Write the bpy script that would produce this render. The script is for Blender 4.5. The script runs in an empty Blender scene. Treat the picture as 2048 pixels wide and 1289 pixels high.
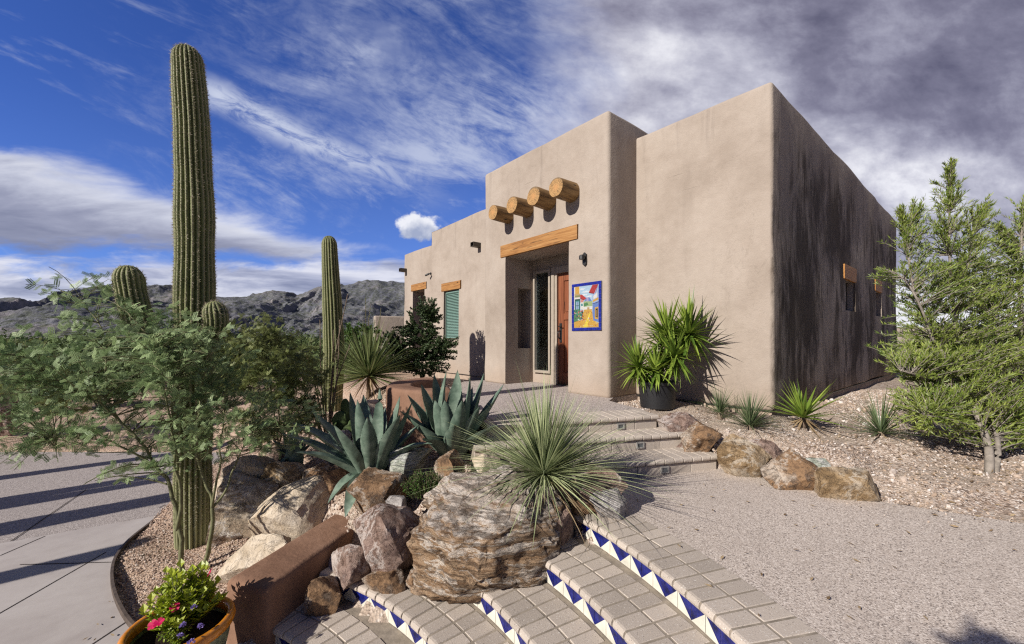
import bpy, bmesh, math, random
import numpy as np
from mathutils import Vector, Matrix

random.seed(7)
RNG = np.random.default_rng(7)
SC = bpy.context.scene
COL = SC.collection
PI = math.pi
F_PX, CXP, HZ, CZ = 814.0, 1024.0, 680.0, 2.06     # focal length, optical axis, horizon line, eye height

def D(px, py, y):
    """point at distance y in front of the eye"""
    return np.array(((px - CXP) / F_PX * y, y, CZ + (HZ - py) / F_PX * y))

def G(px, py, z):
    """point on the level plane z"""
    return D(px, py, (CZ - z) * F_PX / (py - HZ))

# ------------------------------------------------------------------ mesh helpers
def link(o, parent=None):
    COL.objects.link(o)
    if parent is not None:
        o.parent = parent
        o.matrix_parent_inverse = Matrix.Identity(4)
    return o

def tag(o, label=None, cat=None, group=None, kind=None):
    if label: o['label'] = label
    if cat: o['category'] = cat
    if group: o['group'] = group
    if kind: o['kind'] = kind
    return o

def thing(name, label, cat, loc=(0, 0, 0), rz=0.0, group=None):
    o = bpy.data.objects.new(name, None)
    o.empty_display_size = 0.1
    COL.objects.link(o)
    o.location = loc
    o.rotation_euler = (0, 0, rz)
    return tag(o, label, cat, group)

class MB:
    """collects vertex / face arrays, builds one mesh object"""
    def __init__(self):
        self.v = []; self.f = {}; self.n = 0; self.tone = []
    def add(self, v, f, mi=0, tone=None):
        v = np.asarray(v, dtype=np.float64).reshape(-1, 3)
        if isinstance(f, np.ndarray):
            self.f.setdefault(f.shape[1], []).append((f.astype(np.int64) + self.n, mi))
        else:
            by = {}
            for q in f: by.setdefault(len(q), []).append(q)
            for k, a in by.items():
                self.f.setdefault(k, []).append((np.array(a, dtype=np.int64) + self.n, mi))
        self.v.append(v); self.n += len(v)
        if tone is None: tone = np.zeros(len(v))
        self.tone.append(np.broadcast_to(np.asarray(tone, dtype=np.float64), (len(v),)))
        return self
    def box(self, x0, x1, y0, y1, z0, z1, mi=0):
        v = [(x, y, z) for z in (z0, z1) for y in (y0, y1) for x in (x0, x1)]
        return self.add(v, np.array([(0, 2, 3, 1), (4, 5, 7, 6), (0, 1, 5, 4), (2, 6, 7, 3), (0, 4, 6, 2), (1, 3, 7, 5)]), mi)
    def build(self, name, mats, parent=None, smooth=False, loc=None, origin=None, sharp=None, bevel=None):
        if not isinstance(mats, (list, tuple)): mats = [mats]
        V = np.concatenate(self.v)
        if origin is not None: V = V - np.asarray(origin)
        me = bpy.data.meshes.new(name)
        loops, starts, mids, p = [], [], [], 0
        for k, arrs in self.f.items():
            for a, mi in arrs:
                loops.append(a.ravel())
                starts.append(p + np.arange(len(a)) * k)
                p += a.size
                mids.append(np.full(len(a), mi) if np.isscalar(mi) else np.asarray(mi))
        loops = np.concatenate(loops).astype(np.int32); starts = np.concatenate(starts).astype(np.int32)
        mids = np.concatenate(mids).astype(np.int32)
        me.vertices.add(len(V)); me.vertices.foreach_set('co', V.astype(np.float32).ravel())
        me.loops.add(len(loops)); me.loops.foreach_set('vertex_index', loops)
        me.polygons.add(len(starts)); me.polygons.foreach_set('loop_start', starts)
        me.polygons.foreach_set('material_index', mids)
        for m in mats: me.materials.append(m)
        me.update(calc_edges=True)
        at = me.attributes.new('tone', 'FLOAT', 'POINT')
        at.data.foreach_set('value', np.concatenate(self.tone).astype(np.float32))
        me.validate()
        if bevel:
            bm = bmesh.new(); bm.from_mesh(me)
            eds = [e for e in bm.edges if len(e.link_faces) == 2 and e.calc_face_angle(0) > 0.6]
            bmesh.ops.bevel(bm, geom=eds, offset=bevel[0], segments=bevel[1], profile=0.5, affect='EDGES', clamp_overlap=True)
            bm.to_mesh(me); bm.free()
        if not smooth: me.polygons.foreach_set('use_smooth', np.zeros(len(me.polygons), dtype=bool))
        if smooth:
            me.polygons.foreach_set('use_smooth', np.ones(len(me.polygons), dtype=bool))
            if sharp: me.set_sharp_from_angle(angle=math.radians(sharp))
        o = bpy.data.objects.new(name, me)
        link(o, parent)
        if loc is not None: o.location = loc
        elif origin is not None: o.location = tuple(float(c) for c in origin)
        return o

def unit(v):
    v = np.asarray(v, dtype=float)
    return v / np.maximum(np.linalg.norm(v, axis=-1, keepdims=True), 1e-9)

def tube(pts, radii, sides=6, cap=True):
    P = np.asarray(pts, dtype=float); n = len(P)
    R = np.broadcast_to(np.asarray(radii, dtype=float), (n,))
    T = np.gradient(P, axis=0); T = unit(T)
    ref = np.array((0.31, 0.17, 0.93)) if abs(T[:, 2]).mean() < 0.8 else np.array((0.93, 0.2, 0.1))
    A = unit(np.cross(T, ref)); B = np.cross(T, A)
    th = np.arange(sides) / sides * 2 * PI
    V = P[:, None] + R[:, None, None] * (A[:, None] * np.cos(th)[None, :, None] + B[:, None] * np.sin(th)[None, :, None])
    i, j = np.meshgrid(np.arange(n - 1), np.arange(sides), indexing='ij')
    a = i * sides + j; b = i * sides + (j + 1) % sides
    q = np.stack((a, b, b + sides, a + sides), -1).reshape(-1, 4)
    f = [tuple(x) for x in q]
    if cap:
        f += [tuple(range(sides))[::-1], tuple((n - 1) * sides + k for k in range(sides))]
    return V.reshape(-1, 3), f

def spline(pts, n=24):
    P = np.asarray(pts, dtype=float)
    m = len(P)
    E = np.vstack((2 * P[0] - P[1], P, 2 * P[-1] - P[-2]))
    out = []
    for k in range(m - 1):
        p0, p1, p2, p3 = E[k:k + 4]
        t = np.linspace(0, 1, max(2, n // (m - 1) + 1))[:-1, None] if k < m - 2 else np.linspace(0, 1, max(2, n // (m - 1) + 1))[:, None]
        out.append(0.5 * (2 * p1 + (p2 - p0) * t + (2 * p0 - 5 * p1 + 4 * p2 - p3) * t ** 2 + (3 * p1 - p0 - 3 * p2 + p3) * t ** 3))
    return np.concatenate(out)

# ------------------------------------------------------------------ numpy noise
def _hash(ix, iy, iz, seed):
    h = (ix * 374761393 + iy * 668265263 + iz * 2147483647 + seed * 974634749) & 0xFFFFFFFF
    h = ((h ^ (h >> 13)) * 1274126177) & 0xFFFFFFFF
    h = ((h ^ (h >> 16)) * 2246822519) & 0xFFFFFFFF
    return ((h ^ (h >> 15)) & 0xFFFF) / 65535.0

def vnoise(P, seed=0):
    P = np.asarray(P, dtype=float)
    i = np.floor(P).astype(np.int64); f = P - i; f = f * f * f * (f * (f * 6 - 15) + 10)
    r = 0
    for dx in (0, 1):
        for dy in (0, 1):
            for dz in (0, 1):
                w = (f[..., 0] if dx else 1 - f[..., 0]) * (f[..., 1] if dy else 1 - f[..., 1]) * (f[..., 2] if dz else 1 - f[..., 2])
                r = r + w * _hash(i[..., 0] + dx, i[..., 1] + dy, i[..., 2] + dz, seed)
    return r * 2 - 1

def fbm(P, octv=4, seed=0, gain=0.5, ridged=False):
    a, s, r = 1.0, 1.0, 0
    P = np.asarray(P, dtype=float)
    for k in range(octv):
        n = vnoise(P * s + k * 17.3, seed + k)
        r = r + a * ((1 - 2 * np.abs(n)) if ridged else n)
        a *= gain; s *= 2.03
    return r

# ------------------------------------------------------------------ node helpers
class E:
    """a node socket with arithmetic"""
    def __init__(s, sock, nt): s.s = sock; s.nt = nt
    def _m(s, op, b=None, c=None, rev=False):
        n = s.nt.nodes.new('ShaderNodeMath'); n.operation = op
        ins = [s, b] if not rev else [b, s]
        if c is not None: ins.append(c)
        for k, x in enumerate(ins):
            if x is None: continue
            if isinstance(x, E): s.nt.links.new(x.s, n.inputs[k])
            else: n.inputs[k].default_value = float(x)
        return E(n.outputs[0], s.nt)
    def __add__(s, b): return s._m('ADD', b)
    __radd__ = __add__
    def __mul__(s, b): return s._m('MULTIPLY', b)
    __rmul__ = __mul__
    def __sub__(s, b): return s._m('SUBTRACT', b)
    def __rsub__(s, b): return s._m('SUBTRACT', b, rev=True)
    def __truediv__(s, b): return s._m('DIVIDE', b)
    def __rtruediv__(s, b): return s._m('DIVIDE', b, rev=True)
    def abs(s): return s._m('ABSOLUTE')
    def max(s, b): return s._m('MAXIMUM', b)
    def min(s, b): return s._m('MINIMUM', b)
    def pow(s, b): return s._m('POWER', b)
    def sin(s): return s._m('SINE')
    def clamp(s): return s.max(0.0).min(1.0)
    def step(s, a, b):
        n = s.nt.nodes.new('ShaderNodeMapRange'); n.interpolation_type = 'SMOOTHSTEP'
        s.nt.links.new(s.s, n.inputs['Value'])
        n.inputs['From Min'].default_value = a; n.inputs['From Max'].default_value = b
        return E(n.outputs[0], s.nt)

class NT:
    def __init__(s, nt): s.nt = nt
    def new(s, t): return s.nt.nodes.new(t)
    def put(s, inp, v):
        if isinstance(v, E): s.nt.links.new(v.s, inp)
        elif isinstance(v, bpy.types.NodeSocket): s.nt.links.new(v, inp)
        elif v is not None:
            if hasattr(inp.default_value, '__len__') and len(inp.default_value) == 4 and len(v) == 3: v = (*v, 1)
            inp.default_value = v
    def coord(s, kind='Object'): return s.new('ShaderNodeTexCoord').outputs[kind]
    def attr(s, name):
        n = s.new('ShaderNodeAttribute'); n.attribute_name = name
        return E(n.outputs['Fac'], s.nt)
    def map(s, vec, scale=(1, 1, 1), rot=(0, 0, 0), loc=(0, 0, 0)):
        n = s.new('ShaderNodeMapping'); s.put(n.inputs['Vector'], vec)
        n.inputs['Scale'].default_value = scale; n.inputs['Rotation'].default_value = rot; n.inputs['Location'].default_value = loc
        return n.outputs[0]
    def sep(s, vec):
        n = s.new('ShaderNodeSeparateXYZ'); s.put(n.inputs[0], vec)
        return [E(o, s.nt) for o in n.outputs]
    def comb(s, x, y, z=0.0):
        n = s.new('ShaderNodeCombineXYZ')
        for k, v in enumerate((x, y, z)): s.put(n.inputs[k], v)
        return n.outputs[0]
    def noise(s, vec, scale=5, detail=4, rough=0.5, dist=0.0):
        n = s.new('ShaderNodeTexNoise'); s.put(n.inputs['Vector'], vec)
        n.inputs['Scale'].default_value = scale; n.inputs['Detail'].default_value = detail
        n.inputs['Roughness'].default_value = rough; n.inputs['Distortion'].default_value = dist
        return E(n.outputs['Fac'], s.nt)
    def voro(s, vec, scale=5, feature='F1', out='Distance', rnd=1.0):
        n = s.new('ShaderNodeTexVoronoi'); n.feature = feature; s.put(n.inputs['Vector'], vec)
        n.inputs['Scale'].default_value = scale; n.inputs['Randomness'].default_value = rnd
        o = n.outputs[out]
        return E(o, s.nt) if out == 'Distance' else o
    def ramp(s, fac, stops, interp='LINEAR'):
        n = s.new('ShaderNodeValToRGB'); s.put(n.inputs[0], fac)
        cr = n.color_ramp; cr.interpolation = interp
        while len(cr.elements) < len(stops): cr.elements.new(0.5)
        for e, (p, c) in zip(cr.elements, stops):
            e.position = p; e.color = (*c, 1) if len(c) == 3 else c
        return n.outputs[0]
    def mix(s, fac, a, b, mode='MIX'):
        n = s.new('ShaderNodeMix'); n.data_type = 'RGBA'; n.blend_type = mode; n.clamp_factor = True
        s.put(n.inputs[0], fac); s.put(n.inputs[6], a); s.put(n.inputs[7], b)
        return n.outputs[2]
    def bump(s, h, strength=0.5, dist=0.01, prev=None):
        n = s.new('ShaderNodeBump'); s.put(n.inputs['Height'], h)
        n.inputs['Strength'].default_value = strength; n.inputs['Distance'].default_value = dist
        if prev is not None: s.put(n.inputs['Normal'], prev)
        return n.outputs[0]
    def pbsdf(s, col, rough=0.8, normal=None, spec=0.3, metal=0.0):
        n = s.new('ShaderNodeBsdfPrincipled')
        s.put(n.inputs['Base Color'], col); s.put(n.inputs['Roughness'], rough)
        n.inputs['Specular IOR Level'].default_value = spec; n.inputs['Metallic'].default_value = metal
        if normal is not None: s.put(n.inputs['Normal'], normal)
        return n
    def out(s, sh):
        o = s.new('ShaderNodeOutputMaterial'); s.nt.links.new(sh, o.inputs[0])

def new_mat(name):
    m = bpy.data.materials.new(name); m.use_nodes = True; m.node_tree.nodes.clear()
    return m, NT(m.node_tree)

def hexc(h):
    c = [int(h[i:i + 2], 16) / 255 for i in (0, 2, 4)]
    return tuple(x / 12.92 if x <= 0.04045 else ((x + 0.055) / 1.055) ** 2.4 for x in c)

# ------------------------------------------------------------------ materials
M = {}
def simple(name, col, rough=0.7, spec=0.3, metal=0.0, var=0.12, scale=30, bump=0.0, bdist=0.004):
    m, n = new_mat(name); v = n.coord()
    f = n.noise(v, scale, 5, 0.6)
    c = n.ramp(f, [(0.25, tuple(x * (1 - var * 2) for x in col)), (0.75, tuple(min(1, x * (1 + var)) for x in col))])
    b = n.bump(n.noise(v, scale * 4, 4), bump, bdist) if bump else None
    n.out(n.pbsdf(c, rough, b, spec, metal).outputs[0]); M[name] = m
    return m

def stucco(name, c0, c1, c2, fine=60, wavy=0.0, wall_marks=False):
    m, n = new_mat(name); v = n.coord()
    big = n.noise(v, 0.9, 5, 0.55, 0.4); mid = n.noise(v, 6, 5, 0.6)
    c = n.ramp(big * 0.7 + mid * 0.3, [(0.3, c0), (0.5, c1), (0.72, c2)])
    speck = n.noise(v, 90, 3, 0.6)
    c = n.mix(speck.step(0.35, 0.65) * 0.2, c, tuple(x * 0.72 for x in c1))
    x, y, z = n.sep(v)
    streak = n.noise(n.comb(x * 5.0, y * 5.0, z * 0.6), 1.0, 5, 0.65).step(0.5, 0.75)
    c = n.mix(streak * 0.12, c, tuple(x_ * 0.6 for x_ in c0))
    if wall_marks:
        # near-black streaks down the long side wall, fewer at its top, hairline cracks, splash at the foot
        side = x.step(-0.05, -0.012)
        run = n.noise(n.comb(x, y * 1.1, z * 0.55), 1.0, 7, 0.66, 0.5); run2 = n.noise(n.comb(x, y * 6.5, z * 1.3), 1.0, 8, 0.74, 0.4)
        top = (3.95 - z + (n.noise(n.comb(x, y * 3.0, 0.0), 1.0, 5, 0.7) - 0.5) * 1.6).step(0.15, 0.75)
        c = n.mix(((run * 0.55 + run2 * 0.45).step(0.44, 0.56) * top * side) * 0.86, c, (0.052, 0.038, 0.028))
        ck = (n.noise(n.map(v, loc=(3, 8, 1)), 0.9, 7, 0.62, 0.5) - 0.5).abs().step(0.0035, 0.0008)
        c = n.mix(ck * 0.16, c, (0.12, 0.095, 0.075))
        foot = (0.42 - z + (n.noise(v, 3.0, 5, 0.65) - 0.5) * 0.7).step(0.0, 0.45)
        c = n.mix(foot * 0.30, c, (0.33, 0.235, 0.165))
        under = n.noise(n.comb(x * 7.0, y * 7.0, z * 0.45), 1.0, 5, 0.7).step(0.55, 0.72) * z.step(2.3, 3.9)
        c = n.mix(under * 0.28, c, (0.16, 0.13, 0.11))
    b = n.bump(n.noise(v, fine, 4, 0.6), 0.55, 0.008)
    b = n.bump(n.noise(v, 3.2, 4, 0.6, 0.5), 0.8, 0.02 + wavy, b)
    n.out(n.pbsdf(c, 0.92, b, 0.15).outputs[0]); M[name] = m
    return m

stucco('house_stucco', (0.265, 0.215, 0.174), (0.345, 0.288, 0.240), (0.412, 0.353, 0.300), wall_marks=True)
stucco('brown_plaster', (0.135, 0.070, 0.045), (0.235, 0.135, 0.09), (0.34, 0.215, 0.155), fine=40)

def wood(name, c0, c1, c2, axis=0, scale=1.0):
    m, n = new_mat(name); v = n.coord()
    s = [28.0, 28.0, 28.0]; s[axis] = 1.6
    g = n.noise(n.map(v, tuple(k * scale for k in s)), 1.0, 6, 0.65, 0.6)
    s2 = [8.0, 8.0, 8.0]; s2[axis] = 3.0
    k = n.voro(n.map(v, s2), 1.0).step(0.06, 0.16)
    c = n.ramp(g, [(0.28, c0), (0.5, c1), (0.72, c2)])
    c = n.mix(1.0 - k, c, tuple(x * 0.35 for x in c0))
    crack = n.noise(n.map(v, tuple(q * 1.5 for q in s)), 1.0, 4, 0.6).step(0.58, 0.68)
    c = n.mix(crack * 0.75, c, tuple(x * 0.3 for x in c0))
    b = n.bump(g, 0.4, 0.006)
    n.out(n.pbsdf(c, 0.6, b, 0.35).outputs[0]); M[name] = m
    return m
wood('golden_beam', (0.16, 0.065, 0.018), (0.31, 0.145, 0.042), (0.43, 0.24, 0.09))
wood('golden_log', (0.06, 0.035, 0.017), (0.22, 0.125, 0.046), (0.37, 0.24, 0.105), axis=1)
wood('red_door_wood', (0.085, 0.024, 0.010), (0.19, 0.055, 0.02), (0.26, 0.09, 0.035), axis=2)

def log_end():
    m, n = new_mat('log_end'); x, y, z = n.sep(n.coord())
    q = n.noise(n.coord(), 9, 3) * 0.035
    r = (x * x + z * z).pow(0.5) + q
    ring = (r * 230.0).sin() * 0.5 + 0.5
    c = n.mix(ring * 0.45, (0.42, 0.25, 0.10), (0.22, 0.11, 0.04))
    rad = n.noise(n.coord(), 40, 5, 0.7)
    c = n.mix(rad.step(0.45, 0.7) * 0.5, c, (0.22, 0.11, 0.04))
    ang = n.noise(n.comb(x / r * 2.2, z / r * 2.2, 0.0), 2.0, 3, 0.6)
    split = (ang - 0.5).abs().step(0.022, 0.004) * r.step(0.02, 0.06)
    c = n.mix(split * 0.85, c, (0.035, 0.02, 0.012))
    heart = r.step(0.10, 0.04)
    c = n.mix(heart * 0.4, c, (0.52, 0.25, 0.09))
    sap = (r + z * 0.3).step(0.16, 0.20)
    c = n.mix(sap * 0.7, c, (0.10, 0.085, 0.06))
    n.out(n.pbsdf(c, 0.65, None, 0.3).outputs[0]); M['log_end'] = m
log_end()

def paver(name, base, mortar=False):
    m, n = new_mat(name); v = n.coord()
    g = n.new('ShaderNodeNewGeometry'); isl = E(g.outputs['Random Per Island'], n.nt)
    big = n.noise(v, 2.2, 4, 0.6)
    c = n.ramp(isl * 0.55 + big * 0.45, [(0.2, tuple(x * 0.80 for x in base)), (0.5, base), (0.85, tuple(min(1, x * 1.16) for x in base))])
    d1 = n.voro(v, 120).step(0.26, 0.16) * n.noise(v, 60, 2).step(0.52, 0.6)
    c = n.mix(d1, c, (0.035, 0.03, 0.03))
    d2 = n.voro(n.map(v, loc=(3.1, 1.7, 0.4)), 95).step(0.30, 0.20) * n.noise(n.map(v, loc=(9, 2, 1)), 50, 2).step(0.50, 0.58)
    c = n.mix(d2 * 0.8, c, (0.66, 0.62, 0.57))
    moss = n.noise(v, 1.7, 5, 0.7).step(0.62, 0.78)
    c = n.mix(moss * 0.30, c, (0.17, 0.18, 0.12))
    b = n.bump(n.noise(v, 130, 4, 0.65), 0.55, 0.004)
    n.out(n.pbsdf(c, 0.85, b, 0.25).outputs[0]); M[name] = m
paver('paver_brick', (0.435, 0.375, 0.32))
simple('mortar', (0.30, 0.255, 0.205), 0.95, 0.1, var=0.2, scale=14, bump=0.6)

def aggregate(name, dark, mid, light, scale=95, patch=0.35, b=0.8):
    """exposed pebble concrete"""
    m, n = new_mat(name); v = n.coord()
    col = n.voro(v, scale, out='Color'); r, g_, b_ = n.sep(col)
    c = n.ramp(r, [(0.0, dark), (0.22, tuple(x * 0.75 for x in mid)), (0.55, mid), (0.88, light), (1.0, tuple(min(1, x * 1.3) for x in light))])
    pt = n.noise(v, 0.7, 5, 0.6)
    c = n.mix(pt.step(0.35, 0.7) * patch, c, tuple(x * 0.72 for x in mid))
    d = n.voro(v, scale)
    bb = n.bump(1.0 - d, b, 0.006)
    bb = n.bump(n.noise(v, 3, 4), 0.3, 0.02, bb)
    n.out(n.pbsdf(c, 0.85, bb, 0.2).outputs[0]); M[name] = m
aggregate('terrace_aggregate', (0.13, 0.105, 0.095), (0.525, 0.445, 0.385), (0.63, 0.56, 0.50), 170, 0.3, 0.22)
aggregate('drive_aggregate', (0.09, 0.078, 0.075), (0.345, 0.30, 0.28), (0.46, 0.41, 0.385), 160, 0.3, 0.22)
aggregate('landing_aggregate', (0.10, 0.085, 0.08), (0.42, 0.355, 0.325), (0.54, 0.48, 0.44), 110, 0.2, 0.3)

def concrete():
    m, n = new_mat('smooth_concrete'); v = n.coord()
    f = n.noise(v, 1.1, 6, 0.62, 0.6); sm = n.noise(v, 9, 5, 0.6)
    c = n.ramp(f * 0.75 + sm * 0.25, [(0.3, (0.315, 0.275, 0.26)), (0.5, (0.40, 0.36, 0.34)), (0.7, (0.46, 0.42, 0.40))])
    sp = n.noise(v, 160, 3, 0.6)
    c = n.mix(sp.step(0.58, 0.72) * 0.35, c, (0.24, 0.21, 0.20))
    st = n.voro(v, 7).step(0.09, 0.05) * n.noise(v, 3, 2).step(0.55, 0.7)
    c = n.mix(st * 0.4, c, (0.22, 0.19, 0.17))
    x, y, z = n.sep(v)
    b = n.bump(n.noise(n.comb(x * 220.0, y * 18.0, z), 1.0, 3), 0.25, 0.003)
    n.out(n.pbsdf(c, 0.8, b, 0.25).outputs[0]); M['smooth_concrete'] = m
concrete()

def ground_mat():
    m, n = new_mat('desert_ground'); v = n.coord()
    x, y, z = n.sep(v)
    col = n.voro(v, 55, out='Color'); r, g_, b_ = n.sep(col)
    fine = n.ramp(r, [(0.0, (0.10, 0.07, 0.055)), (0.3, (0.30, 0.22, 0.17)), (0.65, (0.43, 0.345, 0.285)), (0.92, (0.56, 0.48, 0.42)), (1.0, (0.66, 0.61, 0.56))])
    dust = n.noise(v, 1.3, 6, 0.65)
    c = n.mix(dust.step(0.38, 0.62) * 0.75, fine, (0.45, 0.365, 0.29))
    # orange earth beyond the drive, pinkish decomposed granite in the left bed
    left = x.step(-1.2, -3.0)
    c = n.mix(left * 0.45, c, (0.42, 0.265, 0.175))
    far = (y * y + x * x).pow(0.5).step(16.0, 45.0)
    scrub = n.noise(v, 0.12, 8, 0.75).step(0.36, 0.54)
    c = n.mix(far * scrub, c, (0.055, 0.075, 0.035))
    b = n.bump(n.voro(v, 55), 0.9, 0.012)
    b = n.bump(n.noise(v, 14, 5, 0.6), 0.6, 0.03, b)
    n.out(n.pbsdf(c, 0.95, b, 0.1).outputs[0]); M['desert_ground'] = m
ground_mat()

def pebble_mat(name, stops):
    m, n = new_mat(name)
    t = n.attr('tone'); v = n.coord()
    c = n.ramp(t, stops)
    c = n.mix(n.noise(v, 80, 3).step(0.4, 0.7) * 0.35, c, (0.30, 0.22, 0.17))
    n.out(n.pbsdf(c, 0.9, None, 0.15).outputs[0]); M[name] = m
pebble_mat('white_pebbles', [(0, (0.20, 0.15, 0.12)), (0.25, (0.36, 0.27, 0.20)), (0.55, (0.46, 0.37, 0.30)), (0.85, (0.55, 0.48, 0.43)), (1, (0.68, 0.64, 0.61))])
pebble_mat('pink_pebbles', [(0, (0.20, 0.13, 0.10)), (0.3, (0.35, 0.245, 0.19)), (0.6, (0.46, 0.35, 0.285)), (1, (0.62, 0.54, 0.47))])

def z_(n, v): return n.sep(v)[2]
def rock(name, stops, vein=None, vscale=2.5, scale=3.0, bump=1.0, strata=0.0, lichen=None):
    m, n = new_mat(name); v = n.coord()
    vv = v
    if strata: vv = n.map(v, (0.8, 0.8, 3.0), (0.25, -0.18, 0))
    f = n.noise(vv, scale, 9, 0.68, 0.35)
    f2 = n.noise(n.map(vv, loc=(5, 3, 1)), scale * 4.1, 8, 0.75)
    c = n.ramp((f * 0.62 + f2 * 0.38 - 0.5) * 1.35 + 0.5, stops)
    if vein:
        w = n.noise(n.map(vv, loc=(2, 7, 4)), vscale, 8, 0.7, 0.5)
        vm = (w - 0.5).abs().step(0.035, 0.008)
        patch = n.noise(n.map(v, loc=(8, 1, 2)), vscale * 0.7, 4, 0.6, 0.5).step(0.54, 0.66)
        c = n.mix(vm * 0.7, c, vein)
        c = n.mix(patch * 0.80, c, n.ramp(f2, [(0.3, tuple(x * 0.55 for x in vein)), (0.5, vein), (0.7, tuple(min(1, x * 1.25) for x in vein))]))
    if lichen:
        l = n.noise(n.map(v, loc=(1, 4, 9)), 5.5, 6, 0.7, 0.4).step(0.55, 0.68)
        c = n.mix(l * 0.65, c, lichen)
    cr = (n.noise(n.map(vv, loc=(4, 4, 4)), scale * 1.5, 6, 0.7, 0.6) - 0.5).abs().step(0.014, 0.002)
    c = n.mix(cr * 0.42, c, (0.05, 0.034, 0.025))
    if strata:                                           # bleached quartz cap over iron stained flanks
        gz = n.sep(n.new('ShaderNodeNewGeometry').outputs['True Normal'])[2]
        cap = (z_(n, v) * 1.8 + gz * 0.6 + (f2 - 0.5) * 1.8).step(0.55, 1.05)
        c = n.mix(cap * 0.7, c, n.ramp(f2, [(0.35, (0.30, 0.24, 0.20)), (0.5, (0.52, 0.46, 0.41)), (0.65, (0.66, 0.61, 0.56))]))
    if strata:
        lay = (n.noise(n.map(v, (0.7, 0.7, 9.0), (0.25, -0.18, 0)), 1.6, 7, 0.62, 0.25) - 0.5).abs().step(0.05, 0.008)
        c = n.mix(lay * 0.62, c, (0.045, 0.028, 0.018))
    sp = n.noise(v, 70, 4, 0.7)
    c = n.mix(sp.step(0.55, 0.75) * 0.4, c, (0.05, 0.035, 0.028))
    b = n.bump(n.noise(v, 30, 8, 0.75), 0.9 * bump, 0.02)
    b = n.bump(f, 0.9 * bump, 0.05, b)
    b = n.bump(1.0 - cr, 0.6 * bump, 0.02, b)
    n.out(n.pbsdf(c, 0.85, b, 0.25).outputs[0]); M[name] = m
rock('layered_rock', [(0.30, (0.045, 0.027, 0.018)), (0.41, (0.20, 0.115, 0.06)), (0.5, (0.37, 0.255, 0.16)), (0.57, (0.21, 0.12, 0.06)), (0.7, (0.50, 0.41, 0.32))], (0.62, 0.56, 0.49), 1.5, 2.6, 1.2, 1.0)
rock('rust_rock', [(0.3, (0.04, 0.027, 0.02)), (0.43, (0.15, 0.09, 0.052)), (0.52, (0.29, 0.175, 0.095)), (0.60, (0.12, 0.08, 0.055)), (0.75, (0.42, 0.33, 0.25))], (0.47, 0.40, 0.33), 2.6, 3.4)
rock('ochre_rock', [(0.3, (0.075, 0.05, 0.03)), (0.45, (0.23, 0.15, 0.075)), (0.55, (0.35, 0.245, 0.14)), (0.7, (0.47, 0.37, 0.26))], (0.52, 0.45, 0.36), 2.0, 4.0)
rock('cream_rock', [(0.28, (0.28, 0.20, 0.13)), (0.42, (0.48, 0.39, 0.285)), (0.55, (0.58, 0.49, 0.385)), (0.72, (0.68, 0.61, 0.51))], (0.44, 0.33, 0.21), 1.2, 2.6, 0.8)
rock('lichen_rock', [(0.3, (0.15, 0.11, 0.08)), (0.45, (0.33, 0.25, 0.175)), (0.56, (0.42, 0.34, 0.25)), (0.7, (0.55, 0.48, 0.40))], (0.58, 0.53, 0.48), 2.0, 3.0, 1.0, 0.0, (0.22, 0.20, 0.11))
rock('plum_quartz', [(0.3, (0.05, 0.034, 0.028)), (0.42, (0.17, 0.105, 0.08)), (0.52, (0.31, 0.22, 0.18)), (0.60, (0.15, 0.095, 0.08)), (0.75, (0.43, 0.35, 0.31))], (0.52, 0.455, 0.415), 2.6, 4.4)
rock('green_rock', [(0.3, (0.12, 0.13, 0.10)), (0.45, (0.30, 0.33, 0.27)), (0.55, (0.45, 0.46, 0.38)), (0.7, (0.58, 0.57, 0.51))], (0.56, 0.56, 0.53), 2.4, 4.0, 0.9, 1.0)
rock('grey_rock', [(0.3, (0.16, 0.14, 0.13)), (0.5, (0.36, 0.33, 0.31)), (0.7, (0.52, 0.49, 0.46))], (0.55, 0.52, 0.50), 3, 4)

def leafmat(name, dark, light, rough=0.55, trans=0.3, spec=0.3, noise=None):
    m, n = new_mat(name); t = n.attr('tone')
    c = n.ramp(t, [(0.0, dark), (1.0, light)])
    if noise:
        v = n.coord()
        c = n.mix(n.noise(v, noise[0], 4, 0.6).step(0.4, 0.7) * noise[1], c, noise[2])
    p = n.pbsdf(c, rough, None, spec)
    if trans:
        tr = n.new('ShaderNodeBsdfTranslucent'); n.put(tr.inputs[0], c)
        mx = n.new('ShaderNodeMixShader'); mx.inputs[0].default_value = trans
        n.nt.links.new(p.outputs[0], mx.inputs[1]); n.nt.links.new(tr.outputs[0], mx.inputs[2])
        n.out(mx.outputs[0])
    else: n.out(p.outputs[0])
    M[name] = m
leafmat('mesquite_leaf', (0.09, 0.155, 0.06), (0.42, 0.53, 0.26), 0.5, 0.35, 0.3)
leafmat('feather_leaf', (0.10, 0.13, 0.04), (0.30, 0.33, 0.125), 0.5, 0.3)
leafmat('olive_leaf', (0.075, 0.135, 0.016), (0.40, 0.46, 0.11), 0.42, 0.35, 0.45)
leafmat('jojoba_leaf', (0.022, 0.042, 0.016), (0.075, 0.115, 0.042), 0.5, 0.2)
leafmat('yucca_leaf', (0.075, 0.14, 0.02), (0.29, 0.38, 0.06), 0.4, 0.25, 0.4)
leafmat('soft_yucca_leaf', (0.08, 0.115, 0.035), (0.28, 0.32, 0.13), 0.45, 0.2, 0.4)
leafmat('grass_yucca_leaf', (0.06, 0.095, 0.045), (0.17, 0.22, 0.10), 0.5, 0.2)
leafmat('sotol_leaf', (0.16, 0.21, 0.10), (0.50, 0.54, 0.29), 0.45, 0.15, 0.4)
leafmat('dry_leaf', (0.16, 0.10, 0.05), (0.46, 0.35, 0.21), 0.7, 0.2)
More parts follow.
